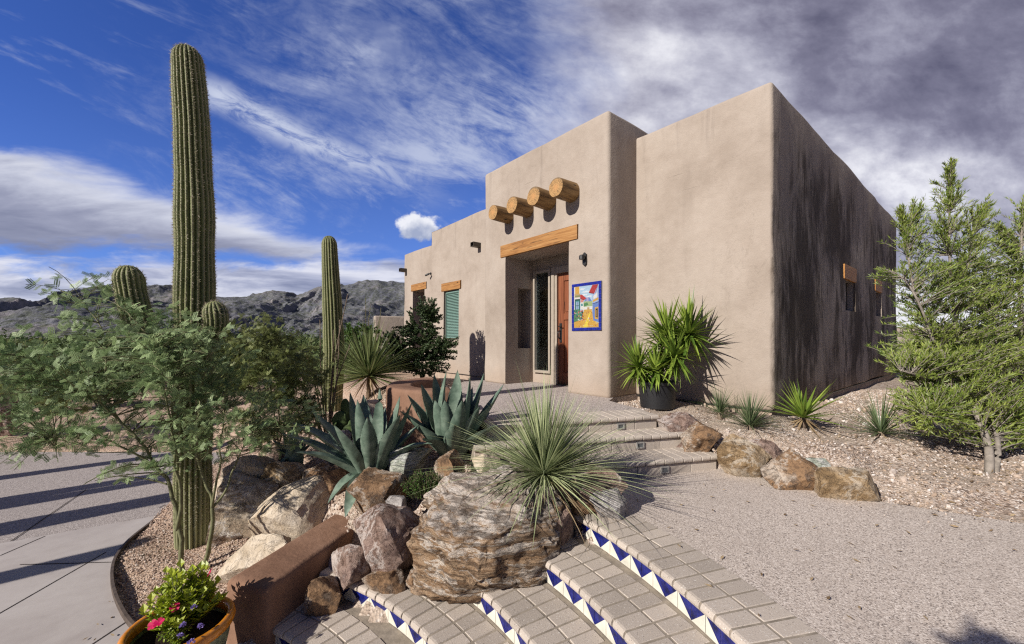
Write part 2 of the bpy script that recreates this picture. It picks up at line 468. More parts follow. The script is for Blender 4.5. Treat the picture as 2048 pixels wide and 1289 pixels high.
leafmat('bedding_leaf', (0.14, 0.25, 0.018), (0.55, 0.60, 0.06), 0.4, 0.45, 0.4)
leafmat('mat_leaf', (0.03, 0.075, 0.012), (0.10, 0.19, 0.035), 0.5, 0.25)
leafmat('scrub_leaf', (0.045, 0.07, 0.022), (0.15, 0.20, 0.07), 0.7, 0.2)
leafmat('magenta_petal', (0.34, 0.003, 0.045), (0.55, 0.012, 0.10), 0.5, 0.15, 0.15)
leafmat('violet_petal', (0.20, 0.14, 0.42), (0.40, 0.32, 0.66), 0.5, 0.3)
leafmat('spine', (0.28, 0.23, 0.16), (0.62, 0.55, 0.43), 0.6, 0.2)
simple('green_bark', (0.17, 0.17, 0.085), 0.75, 0.3, var=0.25, scale=18, bump=0.4)
simple('grey_bark', (0.27, 0.235, 0.20), 0.85, 0.2, var=0.25, scale=20, bump=0.6)
simple('twig_bark', (0.12, 0.10, 0.06), 0.85, 0.2, var=0.25, scale=20)
simple('cane_bark', (0.20, 0.15, 0.11), 0.85, 0.2, var=0.3, scale=40, bump=0.6)

def agave_mat():
    m, n = new_mat('agave_leaf'); v = n.coord(); t = n.attr('tone')
    x, y, z = n.sep(v)
    f = n.noise(n.map(v, (1, 1, 1)), 11, 6, 0.65)
    c = n.ramp(f, [(0.3, (0.055, 0.088, 0.062)), (0.5, (0.108, 0.155, 0.115)), (0.72, (0.195, 0.25, 0.19))])
    scar = n.noise(v, 26, 5, 0.7).step(0.62, 0.74)
    c = n.mix(scar * 0.4, c, (0.25, 0.23, 0.15))
    c = n.mix(t.step(0.5, 1.0), c, (0.05, 0.028, 0.018))
    n.out(n.pbsdf(c, 0.5, n.bump(f, 0.15, 0.01), 0.35).outputs[0]); M['agave_leaf'] = m
agave_mat()

def saguaro_mat():
    m, n = new_mat('saguaro_skin'); v = n.coord(); t = n.attr('tone')     # tone = ridge height
    f = n.noise(v, 5, 6, 0.65)
    c = n.ramp(f, [(0.3, (0.085, 0.10, 0.035)), (0.55, (0.145, 0.163, 0.06)), (0.75, (0.21, 0.22, 0.092))])
    x, y, z = n.sep(v)
    ridge = t.step(0.86, 1.0)
    c = n.mix(ridge * 0.45, c, (0.31, 0.28, 0.17))
    scar = n.noise(n.map(v, (3, 3, 1)), 6, 6, 0.7).step(0.66, 0.76)
    foot = z.step(0.9, 0.1)
    c = n.mix(scar * foot, c, (0.05, 0.04, 0.025))
    c = n.mix(foot * 0.55, c, (0.30, 0.30, 0.17))
    n.out(n.pbsdf(c, 0.6, n.bump(n.noise(v, 60, 3), 0.3, 0.004), 0.3).outputs[0]); M['saguaro_skin'] = m
saguaro_mat()

simple('black_plastic', (0.016, 0.016, 0.018), 0.45, 0.5, var=0.3, scale=60, bump=0.3)
simple('black_metal', (0.02, 0.019, 0.018), 0.45, 0.5, var=0.2, scale=60)
simple('bronze_metal', (0.085, 0.07, 0.055), 0.5, 0.4, var=0.2, scale=40)
simple('edging_steel', (0.10, 0.075, 0.06), 0.7, 0.3, var=0.3, scale=25)
simple('frame_paint', (0.33, 0.28, 0.225), 0.6, 0.3, var=0.08, scale=20)
simple('orange_glaze', (0.62, 0.22, 0.015), 0.22, 0.6, var=0.25, scale=14)
simple('green_glaze', (0.20, 0.22, 0.13), 0.3, 0.6, var=0.35, scale=30)
simple('potting_soil', (0.045, 0.03, 0.022), 0.95, 0.1, var=0.4, scale=60, bump=1.0, bdist=0.02)
simple('shutter_paint', (0.155, 0.25, 0.215), 0.5, 0.35, var=0.1, scale=20)
simple('blue_tile', (0.010, 0.016, 0.155), 0.25, 0.5, var=0.45, scale=22)
simple('white_tile', (0.66, 0.635, 0.54), 0.3, 0.5, var=0.14, scale=9)
simple('grout', (0.42, 0.36, 0.30), 0.9, 0.1, var=0.1, scale=40)
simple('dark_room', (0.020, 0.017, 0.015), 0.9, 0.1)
simple('lamp_lens', (0.10, 0.11, 0.12), 0.15, 0.6)

def glass():
    m, n = new_mat('window_glass')
    g = n.new('ShaderNodeBsdfGlossy'); g.inputs['Roughness'].default_value = 0.03; g.inputs['Color'].default_value = (0.8, 0.85, 0.9, 1)
    t = n.new('ShaderNodeBsdfTransparent'); t.inputs[0].default_value = (0.75, 0.8, 0.8, 1)
    fr = n.new('ShaderNodeFresnel'); fr.inputs[0].default_value = 1.35
    mx = n.new('ShaderNodeMixShader'); n.nt.links.new(fr.outputs[0], mx.inputs[0])
    n.nt.links.new(t.outputs[0], mx.inputs[1]); n.nt.links.new(g.outputs[0], mx.inputs[2]); n.out(mx.outputs[0]); M['window_glass'] = m
glass()
def glow():
    m, n = new_mat('lamp_glow'); e = n.new('ShaderNodeEmission'); e.inputs[0].default_value = (1, 0.62, 0.25, 1); e.inputs[1].default_value = 2.5
    n.out(e.outputs[0]); M['lamp_glow'] = m
glow()
def flat(name, c, rough=0.3):
    m, n = new_mat(name)
    f = n.noise(n.coord(), 70, 4, 0.6)
    n.out(n.pbsdf(n.ramp(f, [(0.3, tuple(x * 0.72 for x in c)), (0.6, c), (0.8, tuple(min(1, x * 1.15 + .02) for x in c))]), rough, None, 0.4).outputs[0]); M[name] = m
# ------------------------------------------------------------------ camera, sky, sun
SUN_EL, SUN_AZ = math.radians(29.0), math.atan2(-0.766, -0.643)     # azimuth measured from +Y towards +X, pointing at the sun
def setup_view():
    cam = bpy.data.cameras.new('camera'); o = bpy.data.objects.new('camera', cam); COL.objects.link(o)
    o.location = (0, 0, CZ); o.rotation_euler = (PI / 2, 0, 0)
    cam.sensor_width = 36; cam.lens = F_PX / 2048 * 36; cam.shift_y = (HZ - 644.5) / 2048
    cam.clip_start = 0.05; cam.clip_end = 20000
    SC.camera = o
    s = bpy.data.lights.new('sun', 'SUN'); s.energy = 5.0; s.angle = math.radians(0.5); s.color = (1.0, 0.945, 0.865)
    so = bpy.data.objects.new('sun', s); COL.objects.link(so)
    d = Vector((math.sin(SUN_AZ) * math.cos(SUN_EL), math.cos(SUN_AZ) * math.cos(SUN_EL), math.sin(SUN_EL)))
    so.rotation_euler = d.to_track_quat('Z', 'Y').to_euler(); so.location = (-10, -8, 9)
    SC.view_settings.view_transform = 'Standard'; SC.view_settings.look = 'None'
    SC.view_settings.exposure = 0.35; SC.view_settings.gamma = 1
    SC.cycles.use_denoising = False; SC.cycles.use_adaptive_sampling = False
    SC.cycles.pixel_filter_type = 'BLACKMAN_HARRIS'; SC.cycles.filter_width = 1.25; SC.cycles.sample_clamp_indirect = 4
    SC.cycles.max_bounces = 6; SC.cycles.transparent_max_bounces = 8
    SC.cycles.diffuse_bounces = 3; SC.cycles.glossy_bounces = 2

def setup_sky():
    w = bpy.data.worlds.new('World'); SC.world = w; w.use_nodes = True
    nt = w.node_tree; nt.nodes.clear(); n = NT(nt)
    sky = n.new('ShaderNodeTexSky'); sky.sky_type = 'NISHITA'; sky.sun_disc = False
    sky.sun_elevation = SUN_EL; sky.sun_rotation = SUN_AZ; sky.altitude = 900; sky.air_density = 1.0; sky.dust_density = 0.3; sky.ozone_density = 3.0
    x, y, z = n.sep(n.coord('Generated'))
    yy = y.abs().max(0.12)
    u = x / yy; v = z / yy                       # gnomonic sky directions about due north
    STR = 0.10
    base = n.mix(1.0, sky.outputs[0], (0.37, 0.53, 1.06), 'MULTIPLY')
    hz = v.step(0.75, 0.0)
    base = n.mix(hz * 0.16, base, (2.6, 4.0, 7.6))
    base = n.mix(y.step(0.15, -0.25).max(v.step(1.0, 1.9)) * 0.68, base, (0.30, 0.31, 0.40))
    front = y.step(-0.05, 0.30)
    def C(c): return tuple(k * 0.82 / STR for k in c)
    # thin streaks of cirrus, running down to the right
    a = -0.42
    ca, sa = math.cos(a), math.sin(a)
    p = u * ca + v * sa; q = v * ca - u * sa
    w1 = n.noise(n.comb(p * 1.3, q * 3.7, 0.3), 2.0, 10, 0.66, 0.9)
    w2 = n.noise(n.comb(p * 3.0, q * 9.0, 1.7), 3.0, 8, 0.68, 0.6)
    reg = (u.step(-0.95, -0.35) * u.step(0.34, 0.05) * v.step(0.30, 0.48))
    patchy = n.noise(n.comb(u * 1.3, v * 1.9, 2.0), 1.6, 5, 0.6).step(0.36, 0.60)
    rip = n.noise(n.comb(p * 5.0, q * 7.0, 3.3), 3.0, 7, 0.7, 0.8)
    cir = (w1 * 0.56 + w2 * 0.26 + rip * 0.18 + reg * 0.15).step(0.50, 0.76) * (patchy * 0.75 + 0.25)
    # one bright plume
    qc = q - 0.256 - (n.noise(n.comb(p * 2.5, q * 2.5, 4.0), 1.0, 5, 0.6) - 0.5) * 0.10
    plume = qc.abs().step(0.062, 0.0) * p.step(-1.02, -0.90) * p.step(-0.22, -0.60) * (w2 * 0.9 + 0.55).clamp()
    cir = (cir * 0.75 * u.step(-1.1, -0.62)).max(plume * (w2.step(0.25, 0.6)) * 0.95)
    col = n.mix(cir * front, base, C((0.58, 0.63, 0.78)))
    # streaky upper-left wisps
    wl = n.noise(n.comb(p * 1.6, q * 9.0, 8.0), 1.6, 8, 0.62, 0.3).step(0.56, 0.76) * u.step(-0.55, -0.85)
    col = n.mix(wl * 0.30, col, C((0.52, 0.57, 0.72)))
    # bank of cloud on the left: a broad layer whose edge slopes down to the right
    nb = n.noise(n.comb(u * 2.0, v * 5.0, 2.2), 1.5, 9, 0.6, 0.5)
    edge = (0.50 - (u + 1.258) * 0.275) + (nb - 0.5) * 0.17
    top = (edge - v).step(0.0, 0.075)
    gapn = n.noise(n.comb(u * 1.6, v * 6.0, 5.0), 1.8, 7, 0.6)
    low = (v - (0.225 - (u + 1.258) * 0.02) - (gapn - 0.5) * 0.16).step(-0.012, 0.03)
    bank = top * low
    sh = n.noise(n.comb(u * 1.6, v * 8.5, 6.1), 1.8, 9, 0.6, 0.5)
    lit = ((edge - v).step(0.17, 0.02) * 0.45 + sh * 0.75).clamp()
    bcol = n.ramp(lit, [(0.22, C((0.20, 0.215, 0.31))), (0.45, C((0.34, 0.355, 0.46))), (0.66, C((0.56, 0.58, 0.68))), (0.9, C((0.80, 0.81, 0.87)))])
    col = n.mix(bank * front * 0.94 * u.step(0.0, -0.35), col, bcol)
    # heaped clouds low down
    nl = n.noise(n.comb(u * 1.9, v * 7.0, 9.4), 1.7, 9, 0.6, 0.3)
    lowm = (0.215 - v + (nl - 0.5) * 0.22).step(0.0, 0.05)
    sl = n.noise(n.comb(u * 1.6, v * 11.0, 3.6), 2.0, 9, 0.6, 0.4)
    lcol = n.ramp(sl, [(0.32, C((0.22, 0.245, 0.37))), (0.47, C((0.44, 0.465, 0.60))), (0.62, C((0.74, 0.75, 0.84)))])
    col = n.mix(lowm * (front * 0.9 + 0.1) * 0.94, col, lcol)
    # a single small cumulus beside the house
    du = (u + 0.232) / 0.062; dv = (v - 0.278) / 0.036
    puff = ((1.0 - (du * du + dv * dv).pow(0.5)) + (n.noise(n.comb(u, v, 0.0), 26.0, 6, 0.62) - 0.5) * 1.5).step(0.0, 0.35)
    col = n.mix(puff * 0.95, col, n.ramp(dv * 0.3 + 0.5 + (n.noise(n.comb(u, v, 3.0), 24.0, 5) - 0.5) * 0.9, [(0.25, C((0.36, 0.41, 0.56))), (0.6, C((0.86, 0.87, 0.92)))]))
    # storm deck filling the right half
    nd = n.noise(n.comb(u * 1.4, v * 2.0, 4.4), 1.5, 9, 0.6, 0.6)
    dk = (u - 0.10 - v * 0.03 + (nd - 0.5) * 0.42).step(-0.10, 0.14)
    s1 = n.noise(n.comb(u * 1.2 + v * 0.4, v * 2.0, 7.7), 1.5, 9, 0.56, 0.12)
    s2 = n.noise(n.comb(u * 3.0, v * 4.2, 1.2), 1.7, 10, 0.62, 0.15)
    dl = (s1 - 0.5) * 1.25 + 0.5 + (s2 - 0.5) * 0.62 + u.step(0.50, 0.05) * 0.16 + 0.07 - v.step(0.5, 0.85) * 0.06
    glowb = (1.0 - (((u - 0.96) / 0.34) * ((u - 0.96) / 0.34) + ((v - 0.40) / 0.15) * ((v - 0.40) / 0.15)).pow(0.5)).clamp()
    dl = dl + glowb * 0.42 * (s2 + 0.4) + v.step(0.16, 0.05) * 0.35
    dcol = n.ramp(dl, [(0.26, C((0.125, 0.122, 0.185))), (0.42, C((0.21, 0.205, 0.285))), (0.54, C((0.33, 0.328, 0.42))), (0.67, C((0.52, 0.52, 0.61))), (0.84, C((0.84, 0.84, 0.89)))])
    col = n.mix(dk * front * 0.97, col, dcol)
    below = z.step(-0.01, -0.06)
    col = n.mix(below, col, C((0.16, 0.13, 0.11)))
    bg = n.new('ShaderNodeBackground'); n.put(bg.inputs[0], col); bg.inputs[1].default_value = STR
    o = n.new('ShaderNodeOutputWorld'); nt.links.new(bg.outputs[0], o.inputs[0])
setup_view(); setup_sky()
# ------------------------------------------------------------------ levels
Z_WALK, Z_S5, Z_S4, Z_S3, Z_S2, Z_TER, Z_T3, Z_T2, Z_LAND = 0.0, 0.15, 0.30, 0.45, 0.60, 0.75, 0.90, 1.06, 1.21
HX, HY = 3.174, 4.94                                   # the house's near corner
EV = np.array((0.640, -0.768)); GV = np.array((0.768, 0.640))
def HL(x, y, z=0.0):
    """house coordinates -> world"""
    p = np.array((HX, HY)) + EV * x + GV * y
    return np.array((p[0], p[1], Z_LAND + z))

# ------------------------------------------------------------------ terrain
CTRL = [(-6, 3, -.05), (-4.4, 4, -.05), (-3.3, 3.2, -.03), (-3.2, 4.1, 0), (-2.9, 2.9, -.02), (-2.3, 3.0, .03), (-2.2, 2.7, -.04), (-6, 7.3, -.05), (-8, 8.6, 0.0), (-12, 4, -.05), (-8, 1, -.05),
        (-4.0, 5.6, .02), (-4.6, 7.0, .05), (-3.3, 5.0, .15), (-2.8, 4.4, .15), (-2.3, 4.0, .12), (-2.0, 3.4, .05), (-2.3, 4.8, .50), (-2.6, 5.6, .55), (-3.4, 6.6, .45), (-3.4, 7.8, .7), (-4.6, 8.8, .5),
        (-1.6, 4.2, .62), (-1.2, 3.5, .50), (-1.4, 3.15, .22), (-.95, 3.1, .3), (-.55, 3.6, .74), (0.05, 3.3, .72), (.4, 3.15, .66), (.75, 3.35, .74), (.3, 3.9, .88), (-.2, 4.3, .95), (-.9, 4.2, .84), (-1.6, 5.1, .86), (-2.2, 6.2, .92),
        (-1.2, 5.6, 1.05), (-1.3, 6.5, 1.12), (-2.2, 7.8, 1.15), (-1.8, 9.0, 1.17), (-3.6, 10.0, 1.0), (-3.2, 12.5, 1.05), (-5.5, 12.5, .6), (-7, 15, .3),
        (0.5, 5.5, 1.12), (1.6, 5.2, 1.16), (1.9, 4.8, 1.15), (2.2, 5.4, 1.18), (3.0, 4.8, 1.15), (2.5, 4.6, 1.07), (2.05, 4.45, 1.0), (2.3, 4.1, .86), (2.6, 3.75, .78), (3.0, 3.36, .745), (3.7, 2.88, .74), (4.6, 2.5, .75), (3.2, 4.2, 1.0), (3.6, 3.7, .86), (4.3, 3.65, .86), (3.9, 4.4, 1.02), (4.6, 4.6, 1.0), (5.5, 4.0, .9),
        (5.5, 2.4, .77), (4.5, 6.0, 1.12), (6, 7, 1.10), (8, 9, 1.07), (10.5, 11, 1.05), (8, 6, 1.0), (10, 4, .9), (12, 8, 1.0), (9, 1, .75), (14, 14, .95),
        (0, 2.4, -.1), (-1, 2.2, -.1), (0.5, 1, -.1), (1.5, 2.0, .5), (1.6, 0, .5), (3, 1, .6), (3, 2.6, .62), (2, 3.2, .62), (-1, 0, -.1), (-4, 0, -.05), (0, -2, -.1), (3, -2, .6), (-4, -3, -.05), (6, -2, .7), (6, 0, .7),
        (2, 8, 1.1), (5, 9, 1.1), (0, 12, 1.1), (-1, 16, .9), (4, 18, .8), (-9, 12, 0.1), (-14, 10, 0), (-16, 18, .1), (12, 20, .8)]
CT = np.array(CTRL, dtype=float)
def terrain(x, y):
    x = np.asarray(x, dtype=float); y = np.asarray(y, dtype=float)
    d2 = (x[..., None] - CT[:, 0]) ** 2 + (y[..., None] - CT[:, 1]) ** 2
    w = 1.0 / (d2 + 0.015) ** 1.9
    z = (w * CT[:, 2]).sum(-1) / w.sum(-1)
    r = np.hypot(x, y)
    k = np.clip((r - 20) / 120, 0, 1)
    z = z * (1 - k) + k * (-2.0)
    P = np.stack((x * 1.4, y * 1.4, np.zeros_like(x)), -1)
    bed = np.clip((z + 0.01) / 0.12, 0, 1)
    return z + fbm(P, 3, 5) * 0.018 * bed + np.where(r > 25, fbm(P * 0.03, 3, 9) * 0.8 * np.clip((r - 25) / 60, 0, 1), 0)

def ground_z(X, Y):
    X = np.asarray(X, dtype=float); Y = np.asarray(Y, dtype=float)
    Z = terrain(X, Y)
    for poly, z in CARVE:
        Z = np.where(inside(X, Y, poly), np.minimum(Z, z), Z)
    for k, (z, c, R, P) in enumerate(ARCS):
        r = np.hypot(X - c[0], Y - c[1]); a = np.arctan2(Y - c[1], X - c[0])
        a0 = math.atan2(*(P[0] - c)[::-1]) + EXTRA[k] + 0.02
        Z = np.where((r > R - .03) & (r < R + .42) & (a < a0) & (a > -.8), np.minimum(Z, z - 0.09), Z)
    c, R = ARCS[4][1], ARCS[4][2]
    Z = np.where((np.hypot(X - c[0], Y - c[1]) < R) & (Y < 2.66), np.minimum(Z, -.06), Z)
    return Z

def make_ground():
    far = [25, 32, 42, 56, 75, 100, 140, 200, 320, 600, 1200, 2500, 6000]
    xs = np.concatenate((-np.array(far[::-1], float), np.arange(-20, -8, .5), np.arange(-8, 8, .085), np.arange(8, 21, .5), far))
    ys = np.concatenate((-np.array([6000, 1500, 400, 100, 30, 12, 6], float), np.arange(-4, 1.5, .4), np.arange(1.5, 12, .085), np.arange(12, 22, .5), far))
    X, Y = np.meshgrid(xs, ys)
    Z = ground_z(X, Y)
    V = np.stack((X, Y, Z), -1).reshape(-1, 3)
    nx = len(xs); i, j = np.meshgrid(np.arange(len(ys) - 1), np.arange(nx - 1), indexing='ij')
    a = i * nx + j
    q = np.stack((a, a + 1, a + nx + 1, a + nx), -1).reshape(-1, 4)
    tag(MB().add(V, q).build('ground', M['desert_ground'], smooth=True), kind='structure')
CARVE = []
def inside(x, y, poly):
    r = np.zeros(x.shape, dtype=bool); n = len(poly)
    for i in range(n):
        x0, y0 = poly[i][0], poly[i][1]; x1, y1 = poly[(i + 1) % n][0], poly[(i + 1) % n][1]
        c = ((y0 > y) != (y1 > y)) & (x < (x1 - x0) * (y - y0) / ((y1 - y0) if y1 != y0 else 1e-9) + x0)
        r ^= c
    return r

def slab(name, poly, z, th, mat, kind='structure', parent=None, bev=0.01):
    CARVE.append((poly, z - 0.045))
    bm = bmesh.new()
    vs = [bm.verts.new((p[0], p[1], z)) for p in poly]
    f = bm.faces.new(vs); f.normal_update()
    if f.normal.z < 0: f.normal_flip()
    r = bmesh.ops.extrude_face_region(bm, geom=[f])
    for v in r['geom']:
        if isinstance(v, bmesh.types.BMVert): v.co.z = z
    for v in vs: v.co.z = z - th
    bmesh.ops.recalc_face_normals(bm, faces=bm.faces[:])
    me = bpy.data.meshes.new(name); bm.to_mesh(me); bm.free(); me.materials.append(mat)
    o = bpy.data.objects.new(name, me); link(o, parent)
    if kind: o['kind'] = kind
    return o

# ------------------------------------------------------------------ drive with smooth and pebbled bays
EDGE_PX = [(470, 905), (420, 945), (375, 990), (335, 1022), (300, 1052), (258, 1086), (232, 1118), (222, 1150), (226, 1190), (246, 1236), (276, 1272), (316, 1300)]
EDGE = np.array([G(x, y, 0)[:2] for x, y in EDGE_PX])
EDGE = np.vstack((EDGE, [(-2.2, 2.60)]))
EDGE_S = spline(np.c_[EDGE, np.zeros(len(EDGE))], 72)[:, :2]
def split_drive():
    # the seam between the smooth bay in front and the pebbled bay behind
    a = G(0, 1087, 0)[:2]; b = G(322, 1030, 0)[:2]; d = (b - a) / np.linalg.norm(b - a)
    side = (EDGE_S - a) @ np.array((-d[1], d[0]))
    k = int(np.argmax(side < 0))
    s = a + d * ((EDGE_S[k] - a) @ d); l = a - d * 14
    nrm = np.array((-d[1], d[0])) * 0.006
    near = [s - nrm] + [tuple(p) for p in EDGE_S[k:]] + [(-1.93, 2.62), (-1.3, 2.75), (1.2, 2.6), (1.4, -6), (-16, -6), tuple(l - nrm)]
    far = [s + nrm, tuple(l + nrm), (-22, 3.0), (-22, 7.4), (-9, 7.5)] + [tuple(p) for p in EDGE_S[:k]]
    slab('driveway_front', near, Z_WALK, 0.12, M['smooth_concrete']).name = 'driveway'
    slab('driveway', far, Z_WALK - 0.004, 0.12, M['drive_aggregate'])
    # sawn joints: dark thin strips let into the slab
    mb = MB()
    for p0, p1 in (((0, 1227), (490, 1008)), ((185, 1289), (252, 1245)), ((22, 1083), (172, 980)), ((0, 1112), (90, 1073)), ((318, 1016), (330, 1010)), ((40, 1130), (222, 1125))):
        q0 = G(*p0, 0)[:2]; q1 = G(*p1, 0)[:2]
        if p0 == (0, 1227): q1 = G(212, 1105, 0)[:2]; q0 = q0 - (q1 - q0) * 1.2
        if p0[0] == 185: q0 = q0 - (q1 - q0) * 2
        e = (q1 - q0) / np.linalg.norm(q1 - q0); m = np.array((-e[1], e[0])) * 0.006
        z = Z_WALK + 0.002
        mb.add([(*(q0 - m), z), (*(q1 - m), z), (*(q1 + m), z), (*(q0 + m), z)], [(0, 1, 2, 3)])
    simple('joint_filler', (0.05, 0.042, 0.04), 0.95, 0.1)
    tag(mb.build('driveway_joints', M['joint_filler']), kind='structure')
split_drive()
def edging():
    P = np.c_[EDGE_S, np.zeros(len(EDGE_S))]
    T = unit(np.gradient(P, axis=0)); N = np.stack((-T[:, 1], T[:, 0], T[:, 2] * 0), -1)
    prof = [(-.004, -.05), (-.004, .045), (.016, .045), (.016, -.05)]
    V = np.stack([P + N * o + np.array((0, 0, z)) for o, z in prof], 1).reshape(-1, 3)
    n = len(P); f = []
    for i in range(n - 1):
        for k in range(4):
            f.append((i * 4 + k, i * 4 + (k + 1) % 4, (i + 1) * 4 + (k + 1) % 4, (i + 1) * 4 + k))
    o = MB().add(V, f).build('garden_edging', M['edging_steel'])
    tag(o, 'thin rusty steel edging strip curving between the driveway and the gravel bed', 'edging')
edging()

# ------------------------------------------------------------------ paving along a curve
class Curve2:
    """polyline with arc length; offset o > 0 is to its left"""
    def __init__(s, pts):
        s.p = np.asarray(pts, dtype=float)
        s.s = np.r_[0, np.cumsum(np.linalg.norm(np.diff(s.p, axis=0), axis=1))]
        t = unit(np.gradient(s.p, axis=0)); s.n = np.stack((-t[:, 1], t[:, 0]), -1)
        s.len = s.s[-1]
    def at(s, d, o):
        p = np.array([np.interp(d, s.s, s.p[:, k]) for k in (0, 1)]); n = np.array([np.interp(d, s.s, s.n[:, k]) for k in (0, 1)])
        return p + unit(n) * o

def bricks(mb, cv, o0, o1, z, th, width, gap, bull=False, s0=0.0, s1=None, mi=0, jit=0.0009, rg=None):
    rg = rg or RNG
    s1 = cv.len if s1 is None else s1
    n = max(1, int(round((s1 - s0) / width))); w = (s1 - s0) / n
    for k in range(n):
        a, b = s0 + k * w + gap / 2, s0 + (k + 1) * w - gap / 2
        dz = rg.normal(0, jit); do = rg.normal(0, jit)
        c = 0.0035
        if bull:
            r = th / 2
            prof = [(o1, z - th), (o1, z - c), (o1 - c, z)] + [(o0 + r - r * math.sin(t), z - r + r * math.cos(t)) for t in np.linspace(0, PI, 7)]
        else:
            prof = [(o1, z - th), (o1, z - c), (o1 - c, z), (o0 + c, z), (o0, z - c), (o0, z - th)]
        zm = z - th / 2; om = (o0 + o1) / 2
        secs = []
        for d, ins in ((a, 1), (a + c, 0), (b - c, 0), (b, 1)):
            for (o, zz) in prof:
                if ins:
                    zz2 = min(zz, z - c); oo = o + (c if o < om else -c) * 0.8
                else: zz2, oo = zz, o
                p = cv.at(d, oo + do); secs.append((p[0], p[1], zz2 + dz))
        m = len(prof); f = []
        for i in range(3):
            for j in range(m):
                f.append((i * m + j, i * m + (j + 1) % m, (i + 1) * m + (j + 1) % m, (i + 1) * m + j))
        f += [tuple(range(m))[::-1], tuple(3 * m + j for j in range(m))]
        mb.add(secs, f, mi)

def strip(mb, cv, o0, o1, z0, z1, n=60, s0=0.0, s1=None, mi=0):
    """solid band along the curve"""
    s1 = cv.len if s1 is None else s1
    V = []
    for d in np.linspace(s0, s1, n):
        for o, z in ((o0, z0), (o1, z0), (o1, z1), (o0, z1)):
            p = cv.at(d, o); V.append((p[0], p[1], z))
    f = []
    for i in range(n - 1):
        for k in range(4):
            f.append((i * 4 + k, i * 4 + (k + 1) % 4, (i + 1) * 4 + (k + 1) % 4, (i + 1) * 4 + k))
    f += [(3, 2, 1, 0), tuple((n - 1) * 4 + k for k in range(4))]
    mb.add(V, f, mi)

# ------------------------------------------------------------------ the curved flight
def fit_circle(P):
    A = np.c_[2 * P, np.ones(len(P))]; b = (P ** 2).sum(1)
    c = np.linalg.lstsq(A, b, rcond=None)[0]
    return c[:2], math.sqrt(c[2] + c[0] ** 2 + c[1] ** 2)
NOSE_PX = [
    (Z_TER, [(1144, 1029), (1210, 1066), (1276, 1114), (1335, 1158), (1393, 1208), (1478, 1281)]),
    (Z_S2, [(1067, 1109), (1110, 1138), (1157, 1177), (1203, 1226), (1243, 1279)]),
    (Z_S3, [(979, 1201), (1008, 1230), (1035, 1262)]),
    (Z_S4, [(683, 1176), (741, 1188), (775, 1204), (809, 1231), (843, 1265)]),
    (Z_S5, [(548, 1264), (591, 1289)]),
]
ARCS = []
for k, (z, px) in enumerate(NOSE_PX):
    P = np.array([G(x, y, z - 0.012)[:2] for x, y in px])
    if k == 2: c, R = np.array((-2.55, .70)), None
    elif k == 4: c, R = np.array((-2.45, .95)), None
    elif k == 3: c, R = np.array((-2.35, .78)), None
    elif k == 1: c, R = np.array((-2.75, .72)), None
    else: c, R = fit_circle(P)
    if R is None: R = float(np.mean(np.linalg.norm(P - c, axis=1)))
    ARCS.append((z, c, R, P))
def arc_curve(k, extra, dR=0.0):
    z, c, R, P = ARCS[k]
    a0 = math.atan2(*(P[0] - c)[::-1]) + extra
    a1 = -0.75
    a = np.linspace(a1, a0, 160)                         # counter-clockwise: left of travel is the centre
    return Curve2(np.c_[c[0] + (R + dR) * np.cos(a), c[1] + (R + dR) * np.sin(a)])
steps = thing('curved_steps', 'curved flight of speckled brick steps with blue and white triangle tiles on every riser', 'steps', (0, 1.6, 0))
def part_at(mb, name, mats, root, **kw):
    o = mb.build(name, mats, root, **kw)
    o.location = -Vector(root.location) if root.rotation_euler.z == 0 else o.location
    return o
rgS = np.random.default_rng(21)
EXTRA = [0.03, 0.06, 0.22, 0.12, 0.16]
for k in range(5):
    z, c, R, P = ARCS[k]
    cv = arc_curve(k, EXTRA[k])
    depth = 0.40 if k == 0 else max(0.39, ARCS[k - 1][2] - R + 0.12)
    mb = MB()
    # front bullnose row, back row, the bed of mortar beneath them
    def row(o0, o1, bull, wd, sh=0.0):
        cvr = Curve2(cv.p[::-1])                        # walk the other way so that outward is to the left
        bricks(mb, cvr, o0, o1, z, 0.052, wd, 0.012, bull, rg=rgS)
    row(0.0, 0.185, True, 0.098)
    row(0.197, 0.375 if k == 0 else 0.36, False, 0.098)
    cvr = Curve2(cv.p[::-1])
    strip(mb, cvr, 0.016, 0.375 if k == 0 else depth, z - 0.050, z - 0.0035, 120, mi=1)
    part_at(mb, 'tread', [M['paver_brick'], M['mortar']], steps)
    # riser: a core, then tiles split corner to corner
    mb = MB()
    strip(mb, cvr, 0.030, 0.36, z - 0.16, z - 0.051, 120, mi=0)
    nt_ = int(cvr.len / 0.1)
    w = 0.1
    for i in range(nt_):
        a, b = i * w + 0.0015, (i + 1) * w - 0.0015
        off = 0.026
        A = cvr.at(a, off); B = cvr.at(b, off); zt, zb = z - 0.055, z - 0.149
        q = [(A[0], A[1], zb), (B[0], B[1], zb), (B[0], B[1], zt), (A[0], A[1], zt)]
        Ai = cvr.at(a, off + .01); Bi = cvr.at(b, off + .01)
        if i % 2 == 0:                                  # blue in the upper right
            mb.add(q, [(0, 1, 2)], 1); mb.add(q, [(0, 2, 3)], 2)
        else:
            mb.add(q, [(0, 1, 3)], 1); mb.add(q, [(1, 2, 3)], 2)
    part_at(mb, 'tile_riser', [M['grout'], M['white_tile'], M['blue_tile']], steps)

